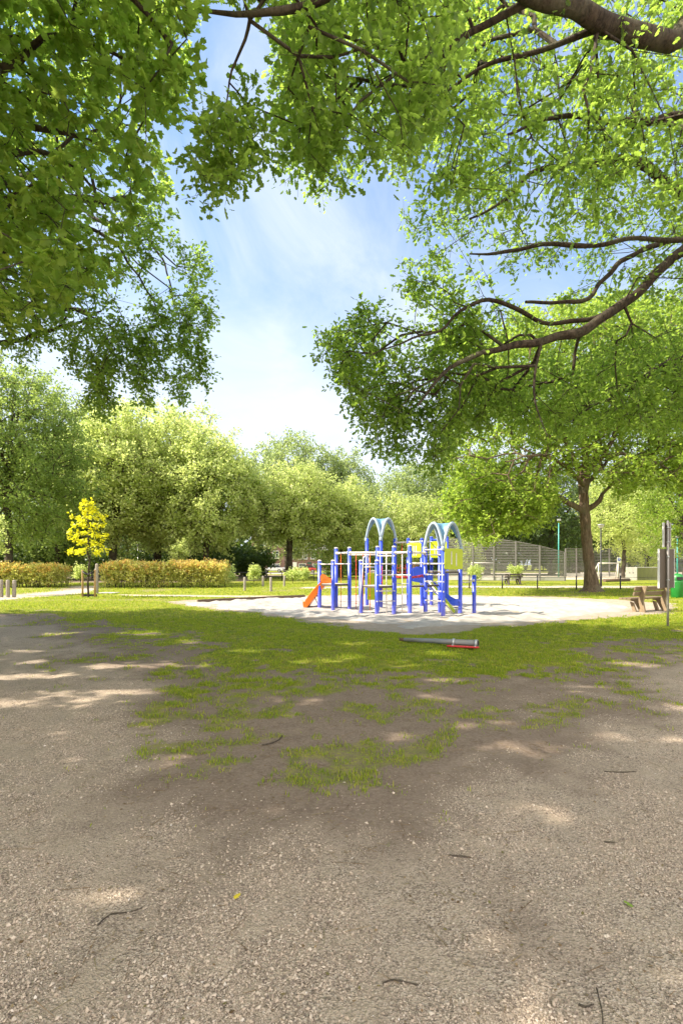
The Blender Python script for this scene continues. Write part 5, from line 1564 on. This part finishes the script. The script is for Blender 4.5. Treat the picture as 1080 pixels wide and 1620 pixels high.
# ------------------------------------------------------------------ board pole, litter bin
M_BROWNB = simple('brown_board_back', (0.105, 0.078, 0.055), 0.6, 0.12, 4)
M_POLE = simple('pole_metal', (0.36, 0.33, 0.31), 0.45, 0.12, 8, metal=0.4)
M_LITEDGE = simple('sunlit_board_edge', (0.62, 0.60, 0.57), 0.5, 0.05)  # pale colour paints the sunlit look of the board edges
Yp = 12.65; xp = gx(1055.5, Yp); rt = (xp, Yp, 0)
bp_ = thing('notice_board', 'two brown notice boards seen from behind on one grey pole at the right edge', 'notice board', rt)
MB().tube([(xp, Yp, -0.1), (xp, Yp, 1.3), (xp, Yp, 2.62)], 0.028, 14).ball((xp, Yp, 2.62), 0.028, 8).build('pole', M_POLE, bp_, root=rt)
e = Vector((0.93, 0.36, 0)).normalized(); nb = Vector((-e.y, e.x, 0))
for zc, hh, wl, wr in ((1.45, 0.97, -0.24, 0.27), (2.29, 0.60, -0.075, 0.14)):
    o_ = Vector((xp, Yp, zc)) + nb * 0.055
    bd = MB().plate([(wl, -hh / 2), (wr, -hh / 2), (wr, hh / 2), (wl, hh / 2)], o_, e, (0, 0, 1), 0.035).build('board', M_BROWNB, bp_, root=rt, bevel=0.003)
    MB().plate([(wl - .016, -hh / 2 - .008), (wl - .002, -hh / 2 - .008), (wl - .002, hh / 2 + .008), (wl - .016, hh / 2 + .008)], o_, e, (0, 0, 1), 0.05).plate([(wr + .002, -hh / 2 - .008), (wr + .016, -hh / 2 - .008), (wr + .016, hh / 2 + .008), (wr + .002, hh / 2 + .008)], o_, e, (0, 0, 1), 0.05).build('sunlit_edge_strip', M_LITEDGE, bd, root=rt)
    for dz in (-0.3, 0.3):
        MB().tube([(xp, Yp, zc + hh * dz - .02), (xp, Yp, zc + hh * dz + .02)], 0.036, 12).build('clamp', M_GALV, bd, root=rt)

M_BINGREEN = simple('green_bin', (0.012, 0.16, 0.025), 0.4, 0.15, 4)
Yn = gy(945.8); xn = gx(1070.5, Yn); rt = (xn, Yn, 0)
bn = thing('litter_bin', 'tall round green litter bin behind the notice board pole', 'litter bin', rt)
MB().lathe(rt, [(0.235, 0.0), (0.262, 0.04), (0.268, 0.75), (0.272, 0.80), (0.255, 0.80)], 24).build('body', M_BINGREEN, bn, root=rt)
hd = MB().lathe(rt, [(0.255, 0.802), (0.265, 0.84), (0.25, 0.98), (0.20, 1.07), (0.11, 1.125), (0.02, 1.14)], 24).build('hood', M_BINGREEN, bn, root=rt)
MB().plate(rrect(0.26, 0.13, 0.03), (xn - 0.06, Yn - 0.262, 0.91), (1, -0.2, 0), (0, 0.12, 1), 0.02).build('opening', M_BLACKH, hd, root=rt)

# ------------------------------------------------------------------ fences, court, lamps
M_BLACKM = simple('black_iron', (0.018, 0.018, 0.02), 0.5, 0.15)
M_SLAT = simple('fence_steel', (0.17, 0.16, 0.15), 0.5, 0.15, 5)
M_KICK = simple('kick_board', (0.40, 0.385, 0.36), 0.7, 0.12, 4)


def low_fence(label, pts, h, r, mat, rails):
    c_ = pts[len(pts) // 2]; rt = (c_[0], c_[1], 0)
    f_ = thing('low_fence', label, 'fence', rt)
    for p_ in pts:
        MB().tube([(p_[0], p_[1], -0.1), (p_[0], p_[1], h)], r, 8).ball((p_[0], p_[1], h), r * 1.05, 6).build('post', mat, f_, root=rt)
    for z_, rr in rails:
        mb = MB()
        for a_, b_ in zip(pts[:-1], pts[1:]):
            mb.tube([(a_[0], a_[1], z_), (b_[0], b_[1], z_)], rr, 6)
        mb.build('rail', mat, f_, root=rt)


pr = []
for px, base in ((742, 931), (794, 931.2), (849.5, 932.4), (911, 933.5), (980.5, 932.6), (1050, 931.5), (1120, 931)):
    pr.append(G(px, base))
low_fence('low fence of dark posts and thin rails crossing in front of the ball court', pr, 0.83, 0.042, M_BLACKM, ((0.74, 0.012), (0.35, 0.010)))
pr = [(gx(px, 47.6), 47.6) for px in range(96, 520, 25)]
low_fence('low black rail fence behind the hedges and the four bollards', pr, 0.86, 0.04, M_BLACKM, ((0.80, 0.035), (0.42, 0.03)))


def ball_fence(label, posts, zfn_slats, step, base_h, post_r):
    """posts: (x, y, top)"""
    rt = (posts[len(posts) // 2][0], posts[len(posts) // 2][1], 0)
    f_ = thing('ball_fence', label, 'fence', rt)
    for x_, y_, z_ in posts:
        MB().beam((x_, y_, -0.1), (x_, y_, z_ + .04), post_r * 2, post_r * 2, (0, 1, 0)).build('post', M_SLAT, f_, root=rt)
    sl = MB(); kb = MB()
    for (xa, ya, za), (xb, yb, zb) in zip(posts[:-1], posts[1:]):
        d = Vector((xb - xa, yb - ya, 0)).normalized() * post_r
        A, B = Vector((xa, ya, 0)) + d, Vector((xb, yb, 0)) - d
        kb.beam(A + Vector((0, 0, base_h / 2 + .04)), B + Vector((0, 0, base_h / 2 + .04)), 0.04, base_h)
        z_ = base_h + 0.16
        while z_ < max(za, zb) - 0.03:
            # clip the bar where the sloping top rail passes
            ta, tb = 0.0, 1.0
            if za < z_: ta = (z_ - za) / (zb - za)
            if zb < z_: tb = (z_ - za) / (zb - za)
            if tb - ta > 0.05:
                p0, p1 = A.lerp(B, ta), A.lerp(B, tb)
                sl.beam(p0 + Vector((0, 0, z_)), p1 + Vector((0, 0, z_)), 0.03, 0.07)
            z_ += step * (0.82 if z_ < 1.6 else 1.0)
        sl.beam(A + Vector((0, 0, za)), B + Vector((0, 0, zb)), 0.05, 0.06)
    sl.build('slats', M_SLAT, f_, root=rt); kb.build('kick_board', M_KICK, f_, root=rt)


Yf = 47.5
ball_fence('tall slatted ball fence sloping down to the right behind the right climbing tower', [(gx(px, Yf + dy), Yf + dy, hz(top, Yf + dy)) for px, top, dy in ((704, 853, 2.0), (748, 851.2, 1.2), (781, 852, .6), (815.5, 856.5, .2), (853, 863.5, 0), (893, 873.5, 0))], None, 0.152, 0.36, 0.07)
Yf2 = 64
ball_fence('farther slatted ball fence passing behind the bare tree trunk', [(gx(px, Yf2), Yf2, hz(868, Yf2)) for px in (894, 911, 936, 963, 991, 1020, 1050, 1082, 1115)], None, 0.19, 0.4, 0.07)


def goal(label, px0, px1, top, Y, depth):
    x0, x1, h = gx(px0, Y), gx(px1, Y), hz(top, Y); rt = ((x0 + x1) / 2, Y, 0)
    g_ = thing('goal', label, 'goal', rt, 'steel goals on the ball court')
    MB().tube([(x0, Y, 0), (x0, Y, h)], 0.05, 8).tube([(x1, Y, 0), (x1, Y, h)], 0.05, 8).tube([(x0 - .05, Y, h), (x1 + .05, Y, h)], 0.05, 8).build('goal_frame', M_WHITE, g_, root=rt)
    MB().tube([(x0, Y + .1, h - .05), (x0 - .3, Y + depth, 0)], 0.035, 8).tube([(x1, Y + .1, h - .05), (x1 + .3, Y + depth, 0)], 0.035, 8).tube([(x0 - .3, Y + depth, .05), (x1 + .3, Y + depth, .05)], 0.03, 8).build('back_frame', M_WHITE, g_, root=rt)


goal('pale steel goal behind the left part of the ball fence', 746, 781, 890.5, 50.2, 1.0)
goal('pale steel goal right of the bare tree trunk', 946, 976.5, 891, 52, 1.0)

c0 = np.array([gx(1007, 49.6), 49.6])
rt = (c0[0], c0[1], 0)
blk = thing('concrete_block', 'low pale concrete block with an olive long side, right of the white court sign', 'concrete block', rt)
ux = np.array([-0.92, 0.38]); uy = np.array([0.80, 0.60]); wx, ly = 0.98, 5.2
pg = [c0, c0 + uy * ly, c0 + uy * ly + ux * wx, c0 + ux * wx]
MB().prism([tuple(p_) for p_ in pg], -0.1, 1.28).build('block', M_CONC, blk, root=rt, bevel=0.02)
nn = Vector((uy[1], -uy[0], 0))
MB().plate([(0.04, 0.02), (ly - .04, 0.02), (ly - .04, 1.22), (0.04, 1.22)], Vector((c0[0], c0[1], 0)) + nn * 0.008, (uy[0], uy[1], 0), (0, 0, 1), 0.012).build('olive_side', M_ALGAE, blk, root=rt)
for dx in (0.35, 0.65):
    q = c0 + ux * wx * dx; n2 = Vector((-ux[1], ux[0], 0)); n2 = n2 if n2.y < 0 else -n2
    MB().tube([Vector((q[0], q[1], 0.72)) - n2 * .05, Vector((q[0], q[1], 0.72)) + n2 * .012], 0.05, 10).build('fixing_hole', M_BLACKH, blk, root=rt)
a_, b_ = G(955, 920.5), G(994, 919.5)
tag(MB().tube([(a_[0], a_[1], .12), (b_[0], b_[1], .12)], 0.16, 10).build('timber_log', M_WOODDK, loc=(a_[0], a_[1], 0)), 'brown log lying along the court edge left of the concrete block', 'log')

M_SIGNBLUE = simple('sign_blue', (0.05, 0.10, 0.50), 0.4, 0.05)
Yg = 49.0; xg = gx(978, Yg); rt = (xg, Yg, 0)
sg = thing('court_sign', 'small white sign with a blue round symbol on a post by the court', 'sign', rt)
MB().tube([(xg, Yg, -.1), (xg, Yg, hz(881.5, Yg))], 0.03, 8).build('post', M_SLAT, sg, root=rt)
pl = MB().plate(rrect(0.38, 0.52, 0.04), (xg, Yg - .05, hz(885.8, Yg)), (1, 0, 0), (0, 0, 1), 0.02).build('sign_plate', M_WHITEP, sg, root=rt)
MB().plate([(0.145 * math.cos(k * .3927), 0.145 * math.sin(k * .3927)) for k in range(16)], (xg, Yg - .064, hz(885.2, Yg)), (1, 0, 0), (0, 0, 1), 0.006).build('symbol_disc', M_SIGNBLUE, pl, root=rt)
MB().plate(rrect(0.06, 0.12, 0.02), (xg - .01, Yg - .07, hz(885.2, Yg)), (1, 0, 0), (0, 0, 1), 0.004).ball((xg + .02, Yg - .07, hz(885.2, Yg) + .085), 0.022, 6).build('symbol_figure', M_WHITEP, pl, root=rt)

M_TEAL = simple('teal_pole', (0.05, 0.28, 0.25), 0.45, 0.1)
for px, top, Y, lab in ((883, 824, 51.0, 'thin teal pole standing by the lowered end of the ball fence'), (1070.5, 851, 50.0, 'thin teal pole at the right edge behind the notice board')):
    x_ = gx(px, Y); h = hz(top, Y); rt = (x_, Y, 0)
    pp = thing('floodlight_pole', lab, 'pole', rt, 'teal poles of the ball court')
    MB().tube([(x_, Y, -.1), (x_, Y, h * .5), (x_, Y, h)], [0.075, 0.065, 0.05], 10).build('pole', M_TEAL, pp, root=rt)
    MB().box((x_, Y - .06, h + .09), (0.30, 0.26, 0.18)).build('lamp_head', M_GALV, pp, root=rt, bevel=0.02)

M_LAMPG = simple('lamp_glass', (0.70, 0.69, 0.64), 0.3, 0.04)


def street_lamp(label, px, base, top, head, wide, pole_m, top_m):
    Y = gy(base); x_ = gx(px, Y); h = hz(top, Y); rt = (x_, Y, 0)
    l_ = thing('street_lamp', label, 'street lamp', rt)
    MB().tube([(x_, Y, -.1), (x_, Y, .9), (x_, Y, .95), (x_, Y, h - head)], [0.075, 0.075, 0.05, 0.042], 12).build('pole', pole_m, l_, root=rt)
    MB().lathe((x_, Y, h - head), [(0.06, 0), (wide * .42, head * .08), (wide * .86, head * .72), (wide * .9, head * .76)], 18).build('lamp_shade', M_LAMPG, l_, root=rt)
    MB().lathe((x_, Y, h - head), [(wide, head * .765), (wide, head * .82), (wide * .55, head * .95), (.03, head)], 18).build('cap', top_m, l_, root=rt)


street_lamp('black street lamp with a flat-topped head beside the bare tree trunk', 949.8, 928, 829, 0.30, 0.25, M_BLACKM, M_GALV)
street_lamp('slim pale street lantern above the long hedge under the lime trees', 218.5, 914, 861, 0.36, 0.24, M_GALV, M_GALV)

# ------------------------------------------------------------------ brick houses and parked cars beyond the trees
m, t, out = nt('brick')
v = objco(t); mp = t.nodes.new('ShaderNodeMapping'); mp.inputs['Rotation'].default_value = (R(90), 0, 0); L(t, v, mp.inputs[0])
br = N(t, 'ShaderNodeTexBrick'); L(t, mp.outputs[0], br.inputs['Vector'])
br.inputs['Color1'].default_value = (0.13, 0.055, 0.048, 1); br.inputs['Color2'].default_value = (0.19, 0.075, 0.06, 1); br.inputs['Mortar'].default_value = (0.3, 0.26, 0.23, 1)
br.inputs['Scale'].default_value = 1.0; br.inputs['Brick Width'].default_value = 0.22; br.inputs['Row Height'].default_value = 0.075; br.inputs['Mortar Size'].default_value = 0.008
b = N(t, 'ShaderNodeBsdfPrincipled'); b.inputs['Roughness'].default_value = 0.9; L(t, br.outputs[0], b.inputs['Base Color']); L(t, b.outputs[0], out.inputs[0])
M_BRICK = m
M_ROOFT = simple('roof_tiles', (0.17, 0.16, 0.16), 0.8, 0.2, 3, stretch=(1, 4, 4))
M_GLASS = simple('window_glass', (0.05, 0.06, 0.07), 0.08, 0.1)
M_GUT = simple('gutter_white', (0.72, 0.71, 0.68), 0.5, 0.05)


def house(label, x0, x1, y0, y1, eave, ridge, wins, doors):
    rt = ((x0 + x1) / 2, y0, 0)
    h_ = thing('brick_house', label, 'house', rt, 'brick houses across the street')
    MB().prism([(x0, y0), (x1, y0), (x1, y1), (x0, y1)], -0.2, eave).build('wall', M_BRICK, h_, root=rt)
    ym = (y0 + y1) / 2
    rf = MB().add([(x0 - .0, y0 - .4, eave + .02), (x1, y0 - .4, eave + .02), (x1, ym, ridge), (x0, ym, ridge), (x1, y1 + .4, eave + .02), (x0, y1 + .4, eave + .02),
                   (x0, y0 - .4, eave - .1), (x1, y0 - .4, eave - .1), (x1, y1 + .4, eave - .1), (x0, y1 + .4, eave - .1)],
                  [(0, 1, 2, 3), (3, 2, 4, 5), (6, 7, 1, 0), (0, 3, 5, 9, 6), (1, 7, 8, 4, 2), (5, 4, 8, 9), (6, 9, 8, 7)]).build('roof', M_ROOFT, h_, root=rt)
    MB().box((x0 + 1.2, ym, ridge + .3), (0.7, 0.6, 1.1)).build('chimney', M_BRICK, rf, root=rt)
    MB().box(((x0 + x1) / 2, y0 - .45, eave - .02), (x1 - x0 - .02, 0.14, 0.16)).build('gutter', M_GUT, rf, root=rt)
    for cx_, cz_, w_, hh in wins:
        fr = MB(); yw = y0 - 0.02
        for s_ in (-1, 1):
            fr.box((cx_ + s_ * (w_ / 2), yw, cz_), (0.12, 0.10, hh + .12)); fr.box((cx_, yw, cz_ + s_ * hh / 2), (w_ - .125, 0.10, 0.12))
        fr.box((cx_, yw, cz_ + hh * .12), (w_ - .125, 0.09, 0.09)); fr.box((cx_, yw, cz_ - hh * .195), (0.08, 0.09, hh * .52))
        wn = fr.build('window', M_GUT, h_, root=rt)
        MB().box((cx_, y0 - .005, cz_), (w_ - .13, 0.05, hh - .13)).build('pane', M_GLASS, wn, root=rt)
        MB().box((cx_, y0 - .1, cz_ - hh / 2 - .12), (w_ + .3, 0.22, 0.09)).build('sill', M_CONC, wn, root=rt)
    for cx_, mt in doors:
        dr = MB().box((cx_, y0 - .03, 1.05), (0.95, 0.1, 2.1)).build('door', mt, h_, root=rt)
        MB().ball((cx_ + .35, y0 - .1, 1.05), 0.05, 6).build('handle', M_GALV, dr, root=rt)


M_DOORG = simple('door_green', (0.03, 0.08, 0.06), 0.4, 0.1)
Yh = 122
house('taller dark brick house left of the stout pale tree trunk', gx(398, Yh), gx(454, Yh), Yh, Yh + 8, 8.6, 11.5,
      [(gx(436, Yh), 3.95, 1.5, 1.7), (gx(441, Yh), 6.9, 1.3, 1.6), (gx(417, Yh), 3.95, 1.5, 1.7), (gx(437, Yh), 0.95, 1.6, 1.5), (gx(412, Yh), 0.95, 1.6, 1.5), (gx(417, Yh), 6.9, 1.3, 1.6)], [(gx(428, Yh), M_DOORG)])
house('lower brick house with a pale gutter right of the stout pale tree trunk', gx(454.4, Yh), gx(560, Yh), Yh + .6, Yh + 8, 5.1, 8.6,
      [(gx(476, Yh), 3.7, 1.1, 1.6), (gx(482, Yh), 3.7, 1.1, 1.6), (gx(478, Yh), 0.95, 1.7, 1.5), (gx(462, Yh), 3.7, 1.2, 1.6), (gx(495, Yh), 3.7, 1.1, 1.6), (gx(500, Yh), 0.95, 1.7, 1.5), (gx(520, Yh), 3.7, 1.1, 1.6)], [(gx(466, Yh), M_GUT), (gx(489, Yh), M_DOORG)])


def car(label, x0, Y, mat, flip=1):
    rt = (x0, Y, 0)
    c_ = thing('parked_car', label, 'car', rt, 'cars parked before the brick houses')
    low = [(-2.1, .35), (-2.05, .62), (-1.2, .82), (-0.7, .90), (1.55, .92), (1.95, .85), (2.05, .5), (2.0, .32)]
    MB().plate([(a_ * flip, b_) for a_, b_ in low], rt, (1, 0, 0), (0, 0, 1), 1.7).build('body', mat, c_, root=rt, bevel=0.06)
    MB().plate([(a_ * flip, b_) for a_, b_ in [(-0.62, .93), (-0.02, 1.42), (1.05, 1.44), (1.6, .93)]], rt, (1, 0, 0), (0, 0, 1), 1.42).build('window', M_GLASS, c_, root=rt, bevel=0.05)
    MB().plate([(a_ * flip, b_) for a_, b_ in [(-0.05, 1.44), (1.06, 1.455), (1.02, 1.50), (0.05, 1.49)]], rt, (1, 0, 0), (0, 0, 1), 1.36).build('roof', mat, c_, root=rt, bevel=0.02)
    for wx_ in (-1.3, 1.3):
        for s_ in (-1, 1):
            w_ = MB().tube([(x0 + wx_ * flip, Y + s_ * .72, .31), (x0 + wx_ * flip, Y + s_ * .9, .31)], 0.31, 16).build('wheel', M_RUBBER, c_, root=rt)
            MB().tube([(x0 + wx_ * flip, Y + s_ * .89, .31), (x0 + wx_ * flip, Y + s_ * .915, .31)], 0.2, 12).build('rim', M_GALV, w_, root=rt)
    for s_ in (-1, 1):
        MB().ball((x0 - 2.02 * flip, Y + s_ * .6, .62), 0.1, 6).build('headlight', M_LAMPG, c_, root=rt)
        MB().ball((x0 + 2.0 * flip, Y + s_ * .62, .72), 0.08, 6).build('tail_light', M_REDP, c_, root=rt)


M_CARW = simple('white_car_paint', (0.70, 0.70, 0.72), 0.2, 0.03, 2)
M_CARR = simple('red_car_paint', (0.55, 0.05, 0.06), 0.2, 0.05, 2)
car('white car parked left of the stout pale tree trunk', gx(432, 100), 100, M_CARW, 1)
car('white car half hidden behind the stout pale tree trunk', gx(461, 101), 101, M_CARW, -1)
car('red car parked right of the stout pale tree trunk', gx(484, 97), 97, M_CARR, 1)
